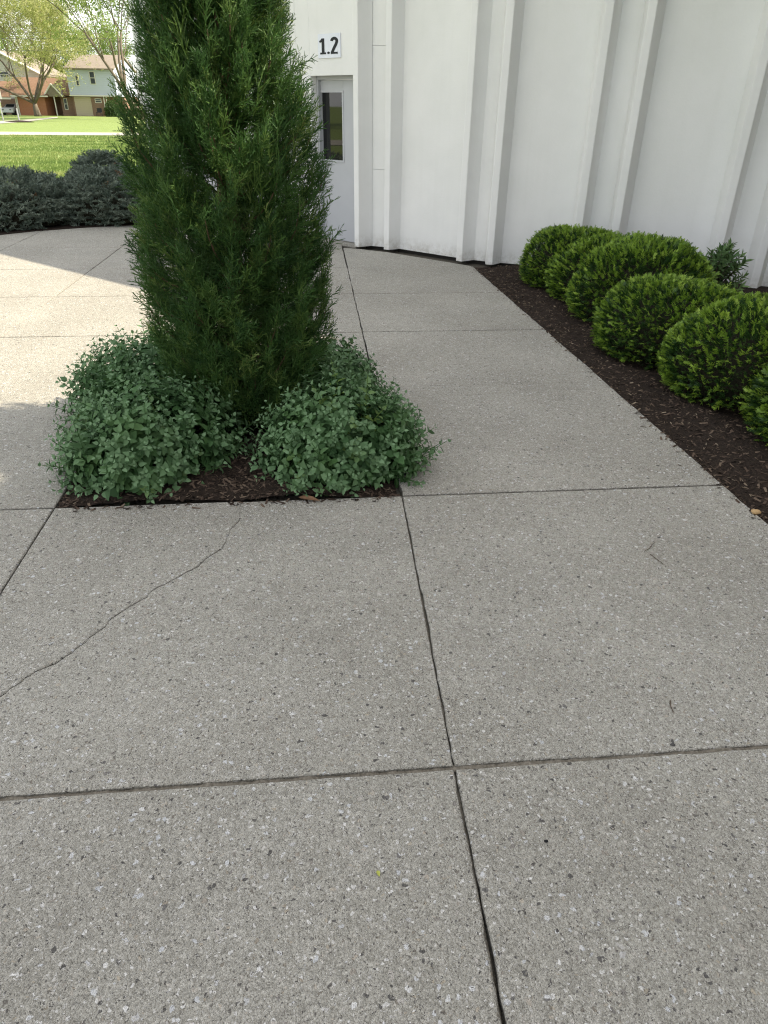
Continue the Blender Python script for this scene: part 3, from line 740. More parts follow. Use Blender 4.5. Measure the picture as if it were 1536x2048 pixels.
def dome_pts(n, r0, H, p_, seed, lump):
    r = np.random.default_rng(seed); i = np.arange(n) + .5; zf = i / n; ph = i * 2.39996 + r.normal(0, .4, n)
    # spread evenly over the surface: profile arc length times circumference
    aa = np.linspace(0, math.pi / 2, 400); rho_, zz_ = r0 * np.cos(aa).clip(0) ** (2 / p_), H * np.sin(aa) ** (2 / p_)
    ds = np.hypot(np.diff(rho_), np.diff(zz_)) * (rho_[1:] + rho_[:-1]) / 2; cum = np.concatenate([[0], np.cumsum(ds)]); cum /= cum[-1]
    rr_ = np.interp(zf, cum, rho_) / r0; ca = rr_; sa = np.interp(zf, cum, zz_) / H
    q = np.stack([ca * np.cos(ph), ca * np.sin(ph), sa], 1)
    wob = 1 + lump * vnoise(q * 3.2, seed, 3)
    under = 1 - .09 * np.clip(1 - q[:, 2] / .25, 0, 1)
    P = q * wob[:, None] * [r0, r0, H]; P[:, :2] *= under[:, None]
    nrm = unit(np.stack([ca ** (p_ - 1) * np.cos(ph) / r0, ca ** (p_ - 1) * np.sin(ph) / r0, sa ** (p_ - 1) / H], 1))
    return P, nrm
def make_yew(seed, r0=.6, H=.6):
    r = np.random.default_rng(seed); P_ = 2.6
    A1, N1 = dome_pts(3600, r0, H, P_, seed, .045); A2, N2 = dome_pts(3000, r0, H, P_, seed, .045)
    sel = r.random(len(A2)) < np.clip(.52 + .14 * vnoise(A2 * 5, seed + 5, 2) + .25 * A2[:, 2] / H, .15, 1); A2, N2 = A2[sel], N2[sel]
    sp = []
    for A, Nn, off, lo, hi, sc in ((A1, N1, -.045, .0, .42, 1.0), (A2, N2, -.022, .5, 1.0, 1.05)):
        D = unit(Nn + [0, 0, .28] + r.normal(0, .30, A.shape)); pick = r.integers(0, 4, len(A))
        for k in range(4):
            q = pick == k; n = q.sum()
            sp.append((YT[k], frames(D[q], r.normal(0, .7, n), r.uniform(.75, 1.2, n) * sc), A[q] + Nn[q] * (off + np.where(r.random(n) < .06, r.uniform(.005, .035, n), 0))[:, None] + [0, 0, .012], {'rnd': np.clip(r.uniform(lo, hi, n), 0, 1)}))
    V, L_, S_, A_ = scatter(sp); me = np_mesh('foliage', V, L_, S_, YEW, A_)
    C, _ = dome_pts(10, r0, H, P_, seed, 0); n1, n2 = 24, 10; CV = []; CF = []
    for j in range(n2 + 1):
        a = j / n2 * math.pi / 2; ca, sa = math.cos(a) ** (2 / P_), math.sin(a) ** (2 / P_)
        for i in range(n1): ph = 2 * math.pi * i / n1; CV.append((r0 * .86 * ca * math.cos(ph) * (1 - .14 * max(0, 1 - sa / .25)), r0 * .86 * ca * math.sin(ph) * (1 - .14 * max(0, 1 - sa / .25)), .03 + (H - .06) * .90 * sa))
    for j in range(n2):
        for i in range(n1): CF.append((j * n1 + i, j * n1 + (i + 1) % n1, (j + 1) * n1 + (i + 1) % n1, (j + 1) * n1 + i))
    cm = bpy.data.meshes.new('core_shell'); cm.from_pydata(CV, [], CF); cm.materials.append(CORE)
    sv, sf = tube([(0, 0, -.06), (.01, 0, .04), (0, .02, .3)], [.035, .03, .02], 7); sm = bpy.data.meshes.new('stem'); sm.from_pydata([tuple(v) for v in sv], [], sf); sm.materials.append(BARK)
    return me, cm, sm
YM = [make_yew(s) for s in (31, 32, 33)]
yews = [(2.08, 8.07, .60, .57, 0, 'clipped yew nearest the wall end, farthest of the row from the camera'),
        (2.27, 7.46, .61, .55, 1, 'second clipped yew from the far end, squeezed between its neighbours'),
        (2.34, 6.66, .63, .66, 2, 'tallest clipped yew, third from the far end of the row'),
        (2.31, 5.59, .63, .54, 0, 'clipped yew with wide flat top, third from the near end'),
        (2.56, 4.70, .62, .58, 1, 'bright green clipped yew, second from the near end of the row'),
        (2.80, 3.86, .62, .60, 2, 'nearest clipped yew, cut off by the right edge of the picture')]
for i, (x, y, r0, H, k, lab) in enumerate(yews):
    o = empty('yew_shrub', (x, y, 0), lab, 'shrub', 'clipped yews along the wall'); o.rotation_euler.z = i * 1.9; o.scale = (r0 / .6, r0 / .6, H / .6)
    for nm, me in zip(('foliage', 'shade_core', 'stem'), YM[k]): me_obj(nm, me, o)
# small broad-leaved plant against the wall
bt = Tpl()
r = np.random.default_rng(6)
for i in range(11):
    a = i * 2.4; el = .1 + .10 * i; d = np.array([math.cos(a) * math.cos(el), math.sin(a) * math.cos(el), math.sin(el)]); leaf(bt, [0, 0, .012 * i], d, [0, 0, 1], .085, .026, .2)
bt.done()
bp = empty('broadleaf_shrub', (3.33, 7.35, 0), 'small loose broad leaved shrub between the yews and the wall', 'shrub')
n = 80; tips = np.stack([r.normal(0, .13, n), r.normal(0, .10, n), r.uniform(.16, .50, n)], 1); D = unit(tips * [2.2, 2.2, .6] + [0, 0, .35])
V, L, S, A = scatter([(bt, frames(D, r.uniform(0, 6.28, n), r.uniform(.8, 1.15, n)), tips - D * .1, {'rnd': r.random(n)})])
me_obj('leaves', np_mesh('leaves', V, L, S, foliage_mat('broad_leaves', [(0, (.07, .14, .05)), (1, (.18, .28, .10))], trans=.2), A), bp)
sb = Bag()
for t in tips: sb.add(tube([np.array([3.33, 7.35, -.02]), np.array([3.33, 7.35, 0]) + t * [.5, .5, .55], np.array([3.33, 7.35, 0]) + t], [.006, .005, .003], 4))
sb.obj('stems', BARK, bp)

# ------------------------------------------------------------------ spruce hedge on the left
def spruce_spray(seed):
    r = np.random.default_rng(seed); T = Tpl()
    def twig(p, d, L, n):
        for i in range(n):
            t = i / n; b = p + d * L * t; a = r.uniform(0, 6.28); x = unit(np.cross(d, [.3, .2, 1])); y = np.cross(d, x)
            nd = unit(d * .75 + (x * math.cos(a) + y * math.sin(a)) * .8); ribbon(T, b, b + nd * .026, .010, .005, r.normal(size=3), 0, t)
        ribbon(T, p, p + d * L, .012, .006, r.normal(size=3), 0, 1)
    twig(np.zeros(3), np.array([0, 0, 1.0]), .16, 9)
    for i in range(6):
        s = 1 if i % 2 else -1; t = .02 + .022 * i; d = unit(np.array([s * .75, r.normal(0, .15), .8])); twig(np.array([0, 0, t]), d, .095 - .009 * i, 5)
    return T.done()
ST = [spruce_spray(s) for s in range(4)]
SPR = foliage_mat('spruce_needles', [(0, (.075, .105, .080)), (.5, (.145, .182, .142)), (.9, (.23, .275, .215)), (.95, (.12, .11, .07)), (1, (.14, .085, .045))], trans=.08, rough=.6, spec=.2)
def spruce(cx, cy, rx, ry, H, seed, label, n=1500, rot=0.0):
    r = np.random.default_rng(seed); o = empty('spruce_shrub', (cx, cy, 0), label, 'shrub', 'low spruces edging the paved court')
    o.rotation_euler.z = rot
    P, Nn = dome_pts(n, 1.0, 1.0, 2.5, seed, .07); P = P * [rx, ry, H]; Nn = unit(Nn / [rx, ry, H])
    layer = np.round(P[:, 2] / .085) * .085; P[:, 2] = layer + r.normal(0, .014, n)
    D = unit(Nn * [1, 1, .55] + [0, 0, .12] + r.normal(0, .26, P.shape)); pick = r.integers(0, 4, n); sp = []
    for k in range(4):
        q = pick == k; m_ = q.sum(); sp.append((ST[k], frames(D[q], r.normal(math.pi * 0, .4, m_), r.uniform(.8, 1.35, m_)), P[q] - D[q] * .13 + [0, 0, .05], {'rnd': np.where(r.random(m_) < .012, 1.0, r.uniform(0, .9, m_))}))
    V, L_, S_, A_ = scatter(sp); me_obj('foliage', np_mesh('foliage', V, L_, S_, SPR, A_), o)
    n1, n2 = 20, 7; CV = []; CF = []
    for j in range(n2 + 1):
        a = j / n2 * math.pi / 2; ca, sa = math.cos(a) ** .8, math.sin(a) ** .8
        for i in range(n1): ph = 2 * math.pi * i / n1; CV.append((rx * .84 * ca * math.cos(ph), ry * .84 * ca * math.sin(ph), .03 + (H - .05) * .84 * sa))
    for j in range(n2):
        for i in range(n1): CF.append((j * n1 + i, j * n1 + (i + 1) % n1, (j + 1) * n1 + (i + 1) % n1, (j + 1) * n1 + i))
    cm = bpy.data.meshes.new('shade_core'); cm.from_pydata(CV, [], CF); cm.materials.append(CORE); me_obj('shade_core', cm, o)
    return o
spruce(-4.45, 12.75, 1.35, 1.0, .66, 51, 'dark blue green spruce shrub just left of the juniper', 1700, .4)
spruce(-6.05, 12.0, 1.25, 1.05, .66, 52, 'dark blue green spruce shrub at the left edge of the picture', 1700, .7)
spruce(-7.9, 11.0, 1.3, 1.05, .66, 53, 'spruce shrub just past the left edge of the picture', 1000, .6)
spruce(-5.15, 13.9, .62, .5, .86, 54, 'spruce with its tuft rising above the low spruces', 700, 0)
sbm = mesh_obj('hedge_bed', *prism([(-9.5, 9.3), (-7, 9.95), (-5.7, 10.85), (-5.33, 11.25), (-4.69, 11.68), (-3.9, 12.02), (-2.6, 12.4), (-2.6, 14.6), (-9.5, 13.6)], -.08, .012), MULCH); tag(sbm, 'dark mulch under the low spruces', kind='structure')

# ------------------------------------------------------------------ far side: walks, houses, trees
WALK = noisy('far_concrete', (.33, .31, .27), (.40, .38, .33), 2, .9, .1, .01)
def strip(name, pts0, pts1, m, z, label):
    V = [(p[0], p[1], z) for p in pts0] + [(p[0], p[1], z) for p in pts1[::-1]]
    o = mesh_obj(name, V, [tuple(range(len(V)))], m); return tag(o, label, kind='structure')
a0, a1 = G(0, 268), G(250, 269); b0, b1 = G(0, 262), G(250, 264)
da = (a1 - a0) / np.linalg.norm(a1 - a0); db = (b1 - b0) / np.linalg.norm(b1 - b0)
strip('sidewalk', [a0 - da * 30, a1 + da * 20], [b0 - db * 30, b1 + db * 20], WALK, -.04, 'straight pale sidewalk crossing the lawn')
c0, c1, c2 = G(0, 246), G(45, 243), G(115, 235); e0_, e1_, e2_ = G(0, 241), G(45, 239), G(115, 233)
strip('front_path', [c0 + (c0 - c1) * .6, c0, c1, c2], [e0_ + (e0_ - e1_) * .6, e0_, e1_, e2_], WALK, -.036, 'narrow path curving up to the brick house')

YH = 118.0
def X(px, Y=YH, py=212): return at(px, py, Y)[0]
def Z(py, Y=YH, px=100): return at(px, py, Y)[2]
def brick_mat(name, c0, c1):
    m = mat(name, rough=.9); k = NT(m); v = k.coord()
    b = k.n('ShaderNodeTexBrick', Scale=1.0); b.inputs['Brick Width'].default_value = .22; b.inputs['Row Height'].default_value = .075; b.inputs['Mortar Size'].default_value = .008
    b.inputs['Color1'].default_value = (*c0, 1); b.inputs['Color2'].default_value = (*c1, 1); b.inputs['Mortar'].default_value = (.35, .30, .25, 1)
    mp_ = k.n('ShaderNodeMapping'); mp_.inputs['Rotation'].default_value = (R_(90), 0, 0); k.l(v, mp_.inputs['Vector']); k.l(mp_.outputs[0], b.inputs['Vector'])
    k.col(k.mix(.3, b.outputs['Color'], k.ramp(k.noise(v, .8, 4), [(.3, c0), (.7, c1)]))); return m
BRICK = brick_mat('orange_brick', (.36, .125, .055), (.42, .16, .08)); BRICK2 = brick_mat('brown_brick', (.20, .115, .08), (.27, .16, .11))
SHING = noisy('brown_shingles', (.16, .095, .06), (.24, .15, .10), 3, .95, .3, .03, vec=(1, 1, 4)); SHING2 = noisy('grey_brown_shingles', (.20, .17, .14), (.28, .24, .20), 3, .95, .3, .03)
def siding(name, c0, c1):
    m = mat(name, rough=.7); k = NT(m); v = k.coord(); w = k.n('ShaderNodeTexWave', wave_type='BANDS', bands_direction='Z', wave_profile='SAW', Scale=1.3); k.l(v, w.inputs['Vector'])
    k.col(k.ramp(w.outputs['Fac'], [(0, c0), (.15, c1)])); k.bump(w.outputs['Fac'], .5, .03); return m
SIDEW = siding('cream_siding', (.42, .41, .36), (.60, .59, .53)); SIDEB = siding('blue_grey_siding', (.42, .45, .57), (.53, .57, .72))
TRIM = mat('white_trim', (.72, .70, .65), .6); TAN = siding('tan_garage_door', (.40, .34, .25), (.50, .43, .33)); FARGLASS = mat('far_window_glass', (.03, .04, .05), .08, .5)
def slope_roof(name, x0, x1, ye, ze, yr, zr, m, parent, th=.18, x0r=None, x1r=None):
    x0r = x0 if x0r is None else x0r; x1r = x1 if x1r is None else x1r
    V = [(x0, ye, ze), (x1, ye, ze), (x1r, yr, zr), (x0r, yr, zr)]; V += [(a, b, c + th) for a, b, c in V]
    return mesh_obj(name, V, [(0, 3, 2, 1), (4, 5, 6, 7), (0, 1, 5, 4), (1, 2, 6, 5), (2, 3, 7, 6), (3, 0, 4, 7)], m, parent)
def bx(name, x0, x1, y0, y1, z0, z1, m, parent): return mesh_obj(name, *box_vf((min(x0, x1), min(y0, y1), z0), (max(x0, x1), max(y0, y1), z1)), m, parent)
ze = Z(193)
hA = empty('brick_house', (X(60), YH, 0), 'orange brick house with brown roof, carport and porch behind the lawn', 'house')
bx('wall', X(36), X(92), YH, YH + 8, -.1, ze, BRICK, hA)
bx('wall', X(117), X(147), YH + 1.2, YH + 8, -.1, ze, BRICK2, hA)
bx('porch_wall', X(92) + .02, X(117) - .02, YH + 3.5, YH + 8, -.1, ze, BRICK2, hA)
bx('carport_wall', X(-40), X(36) - .02, YH + 6.5, YH + 8, -.1, ze - .3, BRICK2, hA)
bx('carport_post', X(34), X(36) - .03, YH - .2, YH + .05, -.1, ze - .12, TRIM, hA); bx('carport_post', X(-5), X(-3), YH - .2, YH + .05, -.1, ze - .3, TRIM, hA)
slope_roof('roof', X(28), X(103), YH - .6, ze, YH + 5, Z(158, YH + 5), SHING, hA, x0r=X(6)); slope_roof('roof', X(103), X(152), YH + .6, ze + .1, YH + 5, Z(157, YH + 5), SHING, hA)
slope_roof('carport_roof', X(-45), X(30), YH - .9, ze - .30, YH + 4, Z(166, YH + 4), SHING, hA)
slope_roof('roof', X(6), X(152), YH + 9, ze, YH + 5.02, Z(158, YH + 5) - .02, SHING, hA)
bx('gutter', X(29), X(103), YH - .75, YH - .61, ze - .08, ze + .10, TRIM, hA); bx('gutter', X(-45), X(31), YH - 1.05, YH - .91, ze - .42, ze - .20, TRIM, hA)
bx('downspout', X(36.5), X(38), YH - .14, YH - .01, -.05, ze - .08, TRIM, hA)
# porch gable
gx0, gx1, gxm = X(93), X(131), X(112); gz = Z(168)
mesh_obj('porch_gable', [(gx0, YH - .3, ze), (gx1, YH - .3, ze), (gxm, YH - .3, gz), (gx0, YH + 4, ze), (gx1, YH + 4, ze), (gxm, YH + 4, gz)], [(0, 1, 2), (0, 2, 5, 3), (1, 4, 5, 2), (3, 5, 4), (0, 3, 4, 1)], SHING2, hA)
for xa, xb in ((gx0, gxm), (gx1, gxm)):
    mesh_obj('rake_board', *tube([(xa, YH - .38, ze), (xb, YH - .38, gz + .02)], [.10, .10], 4), TRIM, hA)
bx('porch_post', X(111.5), X(112.8), YH - .2, YH, -.1, ze, TRIM, hA)
def window(parent, x0, x1, y, z0, z1, m=TRIM):
    w = bx('window', x0, x1, y - .08, y - .01, z0, z1, m, parent); t = .09
    bx('window_pane', x0 + t, x1 - t, y - .10, y - .085, z0 + t, (z0 + z1) / 2 - .04, FARGLASS, w); bx('window_pane', x0 + t, x1 - t, y - .10, y - .085, (z0 + z1) / 2 + .04, z1 - t, FARGLASS, w)
window(hA, X(122.5), X(130), YH + 1.2, Z(219), Z(196))
# cream gable storey behind
gy = YH + 8.1; ax_, az = X(24, gy), Z(107, gy); rx_, rz = X(101, gy), Z(151, gy); lx_ = 2 * ax_ - rx_
mesh_obj('gable_wall', [(lx_ + .6, gy, 2), (rx_ - .6, gy, 2), (rx_ - .6, gy, rz), (ax_, gy, az), (lx_ + .6, gy, rz), (lx_ + .6, gy + 9, 2), (rx_ - .6, gy + 9, 2), (rx_ - .6, gy + 9, rz), (ax_, gy + 9, az), (lx_ + .6, gy + 9, rz)],
         [(0, 1, 2, 3, 4), (9, 8, 7, 6, 5), (0, 5, 6, 1), (1, 6, 7, 2), (4, 9, 5, 0)], SIDEW, hA)
for s_, xe in ((1, rx_), (-1, lx_)):
    V = [(ax_, gy - .5, az + .05), (xe, gy - .5, rz - .1), (xe, gy + 9.4, rz - .1), (ax_, gy + 9.4, az + .05)]; V += [(a, b, c + .28) for a, b, c in V]
    mesh_obj('gable_roof', V, [(0, 1, 2, 3), (7, 6, 5, 4), (0, 4, 5, 1), (1, 5, 6, 2), (2, 6, 7, 3), (3, 7, 4, 0)], SHING2, hA)
    mesh_obj('rake_board', *tube([(ax_, gy - .56, az + .12), (xe, gy - .56, rz + .0)], [.2, .2], 4), TRIM, hA)
window(hA, X(14, gy), X(32, gy), gy, Z(156, gy), Z(144, gy))
# blue grey house
YB = YH + .4
hB = empty('siding_house', (X(178, YB), YB, 0), 'two storey blue grey siding house with tan garage door', 'house')
zb_, zt_ = Z(192, YB, 178), Z(140, YB, 178)
bx('wall', X(148, YB), X(212, YB), YB, YB + 9, -.1, zb_, BRICK2, hB)
bx('upper_wall', X(147, YB), X(240, YB), YB - .5, YB + 9, zb_ + .005, zt_, SIDEB, hB)
bx('garage_door', X(151, YB), X(184, YB), YB - .06, YB - .005, -.05, zb_ - .1, TAN, hB)
bx('wall', X(212, YB) + .03, X(240, YB), YB + 2.5, YB + 9, -.1, zb_, BRICK2, hB)
bx('porch_post', X(211, YB), X(212.2, YB), YB - .4, YB - .25, -.1, zb_, TRIM, hB); bx('porch_post', X(216, YB), X(217.2, YB), YB - .4, YB - .25, -.1, zb_, TRIM, hB)
bx('fascia', X(146.5, YB), X(240.5, YB), YB - .62, YB - .51, zb_ - .05, zb_ + .12, TRIM, hB)
slope_roof('roof', X(145, YB), X(243, YB), YB - 1.0, zt_, YB + 4.2, Z(112, YB + 4, 178), SHING2, hB, x0r=X(166, YB + 4)); slope_roof('roof', X(145, YB), X(243, YB), YB + 9.6, zt_, YB + 4.22, Z(112, YB + 4, 178) - .02, SHING2, hB, x0r=X(166, YB + 4))
rzB = Z(112, YB + 4, 178)
mesh_obj('roof', [(X(145, YB), YB - 1.0, zt_ + .1), (X(145, YB), YB + 9.6, zt_ + .1), (X(166, YB + 4), YB + 4.21, rzB + .12)], [(0, 1, 2)], SHING2, hB)
mesh_obj('gable_wall', [(X(240, YB), YB - .5, zt_), (X(240, YB), YB + 9, zt_), (X(240, YB), YB + 4.21, rzB - .1), (X(238, YB), YB - .5, zt_), (X(238, YB), YB + 9, zt_), (X(238, YB), YB + 4.21, rzB - .1)], [(0, 1, 2), (5, 4, 3), (0, 2, 5, 3), (1, 4, 5, 2)], SIDEB, hB)
window(hB, X(182, YB, 155), X(193, YB, 155), YB - .5, Z(169, YB, 187), Z(143, YB, 187)); window(hB, X(153, YB, 155), X(160, YB, 155), YB - .5, Z(172, YB, 155), Z(150, YB, 155)); window(hB, X(192, YB), X(205, YB), YB, Z(206, YB, 198), Z(197, YB, 198))
# patio chair in front of the brick bay
ch = empty('patio_chair', (X(196, YB - 1.2), YB - 1.2, 0), 'dark patio chair on the drive before the siding house', 'chair')
cxx, cyy = X(196, YB - 1.2), YB - 1.2; DKM = mat('dark_metal', (.03, .03, .035), .5)
bx('seat', cxx - .35, cxx + .35, cyy - .3, cyy + .3, .42, .48, DKM, ch); bx('backrest', cxx - .35, cxx + .35, cyy + .24, cyy + .3, .485, 1.0, DKM, ch)
for sx_ in (-.32, .32):
    for sy_ in (-.26, .26): mesh_obj('leg', *tube([(cxx + sx_, cyy + sy_, -.05), (cxx + sx_, cyy + sy_, .42)], [.03, .03], 6), DKM, ch)
# parked car under the carport
cx0 = X(25, YH + 1.5); cy0 = YH + 1.5
car = empty('parked_car', (cx0, cy0, 0), 'white car parked nose out under the carport', 'car')
CARP = mat('white_car_paint', (.62, .64, .68), .25, .5)
def car_body():
    prof = [(-2.1, .35), (-2.15, .75), (-1.9, .95), (-1.0, 1.02), (-.45, 1.42), (.9, 1.45), (1.6, 1.05), (2.1, .98), (2.15, .4), (1.6, .28), (-1.6, .28)]
    V = []; F = []
    for w, k in ((-.86, .88), (-.80, 1), (.80, 1), (.86, .88)):
        for (l, z) in prof:
            ww = w * (.86 if z > 1.1 else 1.0); V.append((cx0 + ww, cy0 + l, (z - .6) * (k if abs(w) > .82 else 1) + .6 - .05))
    n = len(prof)
    for j in range(3):
        for i in range(n): F.append((j * n + i, j * n + (i + 1) % n, (j + 1) * n + (i + 1) % n, (j + 1) * n + i))
    F += [tuple(range(n - 1, -1, -1)), tuple(range(3 * n, 4 * n))]
    return V, F
mesh_obj('body', *car_body(), CARP, car)
mesh_obj('windscreen', [(cx0 - .62, cy0 - .98, 1.0), (cx0 + .62, cy0 - .98, 1.0), (cx0 + .58, cy0 - .52, 1.36), (cx0 - .58, cy0 - .52, 1.36)], [(0, 1, 2, 3)], FARGLASS, car)
for s_ in (-1, 1):
    bx('headlight', cx0 + s_ * .55 - .14, cx0 + s_ * .55 + .14, cy0 - 2.16, cy0 - 2.08, .58, .70, FARGLASS, car)
    for l in (-1.35, 1.35): mesh_obj('wheel', *tube([(cx0 + s_ * .66, cy0 + l, .26), (cx0 + s_ * .87, cy0 + l, .26)], [.32, .32], 14), DKM, car)
# sign posts by the path
POST = mat('galvanised_post', (.38, .39, .40), .5)
pp = G(7, 241); sp_ = empty('street_sign', (pp[0], pp[1], 0), 'grey street sign post at the far left edge', 'sign')
mesh_obj('post', *tube([(pp[0], pp[1], -.06), (pp[0], pp[1], 2.6)], [.05, .05], 6), POST, sp_); bx('sign_panel', pp[0] - .38, pp[0] + .38, pp[1] - .09, pp[1] - .055, 1.9, 2.6, TRIM, sp_)
pp = G(39, 243); mp2 = tag(mesh_obj('marker_post', *tube([(pp[0], pp[1], -.06), (pp[0] - .02, pp[1], .75), (pp[0] - .02, pp[1], 1.15)], [.07, .055, .05], 6), POST), 'short pale post standing in a small mulch ring', 'post')
rg = Tpl(); th_ = np.linspace(0, 2 * math.pi, 25)[:-1]
tag(mesh_obj('mulch_ring', [(pp[0] + 1.4 * math.cos(t), pp[1] + 1.4 * math.sin(t), -.03) for t in th_] + [(pp[0] + .3 * math.cos(t), pp[1] + .3 * math.sin(t), .1) for t in th_], [(i, (i + 1) % 24, 24 + (i + 1) % 24, 24 + i) for i in range(24)] + [tuple(range(24, 48))], MULCH), 'small mulch ring in the far lawn', kind='structure')

# leafing trees
def leaf_quads():
    T = Tpl()
    for i in range(5):
        a = i * 2.4; c = np.array([.35 * math.cos(a), .35 * math.sin(a), .3 * math.sin(i * 1.9)]); n = unit(np.array([math.cos(i * 1.3), math.sin(i * 2.1), .8])); x = unit(np.cross(n, [.2, 1, .1])); y = np.cross(n, x)
        s = .22; T.add([c - x * s, c - y * s * .6, c + x * s, c + y * s * .6], [(0, 1, 2, 3)])
    return T.done()
LQ = leaf_quads()
def tree(name, loc, H, r0, seed, label, lm, bark, nleaf=1.0, spread=1.0, lean=(0, 0), forks=4, fork_z=.18, leaf_s=.6, levels=4, group='trees round the houses'):
    r = np.random.default_rng(seed); o = empty(name, loc, label, 'tree', group); wood = Bag(); tipsl = []
    def grow(p, d, L, rad, lev):
        pts = [p]; rr = [rad]; q = p.copy(); dd = d.copy(); n = 4
        for i in range(n):
            dd = unit(dd + r.normal(0, .10, 3) + np.array([0, 0, .05 if lev > 0 else 0])); q = q + dd * L / n; pts.append(q.copy()); rr.append(rad * (1 - .45 * (i + 1) / n))
        wood.add(tube(pts, rr, 6 if lev < 2 else 4 if lev < 3 else 3))
        if lev >= levels: tipsl.extend(pts[1:]); return
        if lev >= levels - 1: tipsl.extend(pts[2:])
        k = forks if lev == 0 else r.integers(3, 5)
        for j in range(k):
            a = 2 * math.pi * j / k + r.uniform(0, 1.2); x = unit(np.cross(dd, [.13, .9, .4])); y = np.cross(dd, x); tilt = r.uniform(.35, .75) * spread
            nd = unit(dd * math.cos(tilt) + (x * math.cos(a) + y * math.sin(a)) * math.sin(tilt) + np.array([0, 0, .15])); u = 1.0 if lev == 0 or j == 0 else r.uniform(.45, 1.0); b = pts[-1] if u == 1 else pts[2] + (pts[4] - pts[2]) * (u - .45) / .55
            grow(b.copy(), nd, L * (r.uniform(.62, .82) if lev else (H * (1 - fork_z) * .36) / L), rr[-1] * r.uniform(.6, .78), lev + 1)
    grow(np.array([loc[0], loc[1], -.1]), unit(np.array([lean[0], lean[1], 1.0])), H * fork_z, r0, 0)
    wood.obj('trunk', bark, o, True)
    T = np.array(tipsl); rep = max(1, int(round(nleaf * 2))); T = np.repeat(T, rep, axis=0)
    if nleaf < .5: T = T[r.random(len(T)) < nleaf * 2]
    T = T + r.normal(0, .5, T.shape); n = len(T)
    V, L_, S_, A_ = scatter([(LQ, frames(r.normal(size=(n, 3)), r.uniform(0, 6.28, n), leaf_s * r.uniform(.5, 1.3, n)), T - np.array(loc), {'rnd': r.random(n)})])
    me_obj('crown', np_mesh('crown', V, L_, S_, lm, A_), o); return o
YG = foliage_mat('spring_leaves', [(0, (.22, .26, .07)), (.5, (.36, .40, .13)), (1, (.52, .50, .26))], trans=.4)
MG = foliage_mat('young_green_leaves', [(0, (.12, .18, .045)), (.6, (.20, .28, .07)), (1, (.28, .34, .11))], trans=.4)
DG = foliage_mat('dark_tree_leaves', [(0, (.03, .06, .02)), (1, (.08, .13, .04))], trans=.2)
b = G(76, 231); Yt = 112.0; b = at(76, 231, Yt)
tree('maple_tree', (b[0], Yt, 0), 20, .5, 5, 'big forked tree with sparse yellow green leaves before the brick house', YG, LBARK, 6, 1.55, (0, 0), 6, .08, .40, 4)
b = at(283, 232, 95); tree('maple_tree', (b[0], 95, 0), 21, .50, 8, 'grey trunked tree leaning left beside the juniper outline', MG, LBARK, 5, .95, (-.18, 0), 4, .16, .45, 4)
for i, (px, Y, H, s_, m_, lab) in enumerate(((-30, 150, 20, 15, MG, 'pale green tree behind the cream gable at far left'), (112, 152, 13, 16, YG, 'yellow green tree between the two house roofs'), (168, 158, 19, 17, MG, 'tree rising behind the roof of the siding house'), (225, 150, 18, 18, MG, 'green tree behind the right end of the siding house'), (60, 165, 21, 19, MG, 'tall thin tree behind the peak of the cream gable'))):
    p_ = at(px, 215, Y); tree('background_tree', (p_[0], Y, 0), H, .35, s_, lab, m_, BARK, 2, 1.1, (0, 0), 5, .2, .7, 3)
# a row of dark trees off to the left, seen only in the door glass
for i, (x, y) in enumerate(((-62, -6), (-66, 6), (-61, 17), (-70, 27))):
    tree('shade_tree', (x, y, 0), 20, .4, 30 + i, 'dark leafy tree mirrored at the top of the door glass', DG, BARK, 2, 1.2, (0, 0), 5, .16, .9, 3, 'shade trees mirrored in the door glass')
strip('side_road', [np.array([-30, -40, 0]), np.array([-30, 60, 0])], [np.array([-36, -40, 0]), np.array([-36, 60, 0])], WALK, -.03, 'pale side road mirrored as a band in the door glass')
# round bush by the siding house
def far_bush(name, p, rr, H, seed, label, m_):
    r = np.random.default_rng(seed); P, Nn = dome_pts(420, rr, H, 2.2, seed, .1); o = empty(name, (p[0], p[1], 0), label, 'shrub')
    P = np.concatenate([P, P * .75]); n = len(P)
    V, L_, S_, A_ = scatter([(LQ, frames(r.normal(size=(n, 3)), r.uniform(0, 6.28, n), .5 * r.uniform(.6, 1.2, n)), P, {'rnd': r.random(n)})]); me_obj('crown', np_mesh('crown', V, L_, S_, m_, A_), o)
    st = Bag()
    for a in range(4): st.add(tube([(p[0], p[1], -.1), (p[0] + rr * .5 * math.cos(a * 1.57), p[1] + rr * .5 * math.sin(a * 1.57), H * .6)], [.05, .02], 4))
    st.obj('stems', BARK, o)
far_bush('round_bush', at(226, 231, YB - 2.5), 1.0, 1.75, 71, 'dark green round bush at the right corner of the siding house', DG)
# power lines
WIRE = mat('wire', (.10, .10, .10), .6)
for i, (ya, yb, Y, lab) in enumerate(((94, 97, 88, 'lower overhead wire'), (72, 70, 88, 'middle overhead wire crossing the trees'), (59, 56, 88, 'topmost overhead wire crossing the sky'))):
    pa, pb_ = at(-150, ya, Y), at(420, yb, Y); pts = [pa + (pb_ - pa) * t - np.array([0, 0, 1.2 * t * (1 - t)]) for t in np.linspace(0, 1, 12)]
    tag(mesh_obj('overhead_wire', *tube(pts, [.015] * 12, 4), WIRE), lab if i else 'lowest overhead wire above the house roofs', 'wire', 'overhead wires')

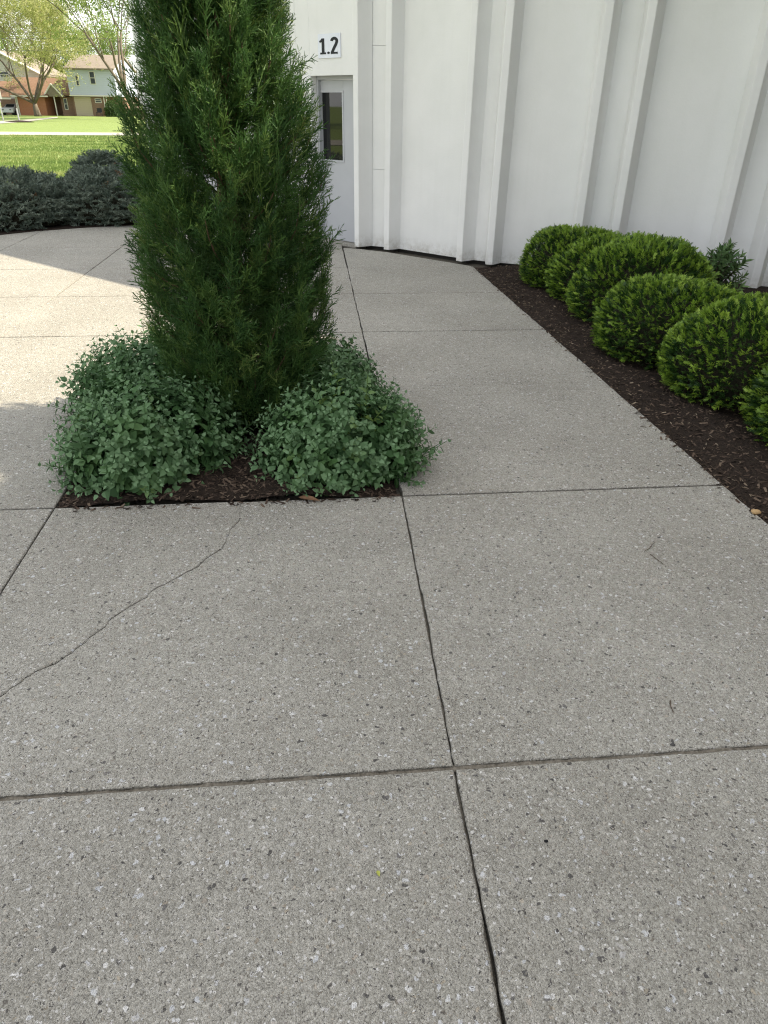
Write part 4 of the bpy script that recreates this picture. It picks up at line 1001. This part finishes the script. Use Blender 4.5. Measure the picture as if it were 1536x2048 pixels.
# grass blades on the near lawn
gt = Tpl()
for i in range(5):
    a = i * 1.9; d = np.array([math.cos(a), math.sin(a), 0]) * .35; s = np.array([-math.sin(a), math.cos(a), 0]) * .09
    gt.add([d * .3 - s, d * .3 + s, d * 1.2 + [0, 0, 1.0]], [(0, 1, 2)])
gt.done()
r = np.random.default_rng(90); n = 26000; yy = 14 + 33 * r.random(n) ** 1.2; xx = -yy * r.uniform(.30, .58, n)
keep = ~((yy < 15.2) & (xx > -9.5))
PP = np.stack([xx, yy, np.full(n, -.062)], 1)[keep]; n = len(PP); Ms = frames(unit(r.normal(0, .12, (n, 3)) + [0, 0, 1]), r.uniform(0, 6.28, n), r.uniform(.05, .11, n))
V, L, S, A = scatter([(gt, Ms, PP, {'rnd': np.clip(.5 + .5 * vnoise(PP * .7, 3, 3) + r.normal(0, .15, n), 0, 1)})])
go = me_obj('grass', np_mesh('grass', V, L, S, foliage_mat('grass_blades', [(0, (.09, .16, .035)), (.6, (.19, .27, .07)), (1, (.32, .36, .13))], trans=.35), A)); tag(go, 'short sunlit grass of the near lawn', 'grass', kind='stuff')

# ------------------------------------------------------------------ small litter
def put(px, py): return G(px, py)
DL_ = noisy('dead_leaf', (.14, .075, .04), (.24, .14, .08), 40, .8, .5, .004)
T = Tpl(); leaf(T, [0, 0, .006], [1, -.25, .02], [0, 0, 1], .115, .045, .05); q = put(597, 998)
tag(mesh_obj('dead_leaf', [tuple(np.array(v) + q + [0, 0, .004]) for v in T.V], T.F, DL_), 'curled brown dead leaf at the foot of the front right catmint', 'leaf')
def stone(name, px, py, s, c, label, seed):
    bm = bmesh.new(); bmesh.ops.create_icosphere(bm, subdivisions=2, radius=1); q = put(px, py); r = np.random.default_rng(seed)
    for v in bm.verts: k = 1 + .18 * math.sin(v.co.x * 4 + seed) * math.cos(v.co.y * 5) + r.normal(0, .04); v.co = Vector((v.co.x * s[0] * k + q[0], v.co.y * s[1] * k + q[1], v.co.z * s[2] * k + s[2] * .7 + q[2]))
    return tag(bm_obj(name, bm, noisy(name + '_stone', c, tuple(x * 1.3 for x in c), 60, .8, .3, .003), smooth=True), label, 'stone')
stone('stone', 1511, 1027, (.024, .018, .013), (.36, .24, .12), 'small tan stone at the edge of the mulch bed', 1)
stone('pebble', 1092, 1683, (.006, .004, .003), (.01, .01, .011), 'black pebble on the slab near the long joint', 2)
stone('pebble', 1345, 1490, (.008, .006, .003), (.06, .058, .055), 'dark grey pebble by the cross joint at right', 3)
TW = mat('dry_twig', (.09, .065, .045), .9)
for pts, lab in (([(1288, 1104), (1299, 1098), (1304, 1090), (1310, 1086)], 'curved bit of dry stalk on the right-hand slab'), ([(1300, 1110), (1312, 1119), (1327, 1130)], 'straight dry twig on the right-hand slab'), ([(1340, 1402), (1341, 1414), (1346, 1426)], 'short reddish stalk lower down the right-hand slab')):
    P = [put(*p_) + [0, 0, .004] for p_ in pts]; tag(mesh_obj('twig', *tube(P, [.0016, .0018, .0014, .001][:len(P)], 5), TW), lab, 'twig')
T = Tpl(); leaf(T, [0, 0, .003], [.3, -1, 0], [0, 0, 1], .018, .010, .0); q = put(755, 1742)
tag(mesh_obj('bud_scale', [tuple(np.array(v) + q) for v in T.V], T.F, mat('yellow_green', (.36, .38, .08), .7)), 'tiny yellow green bud scale lying on the near slab', 'leaf')
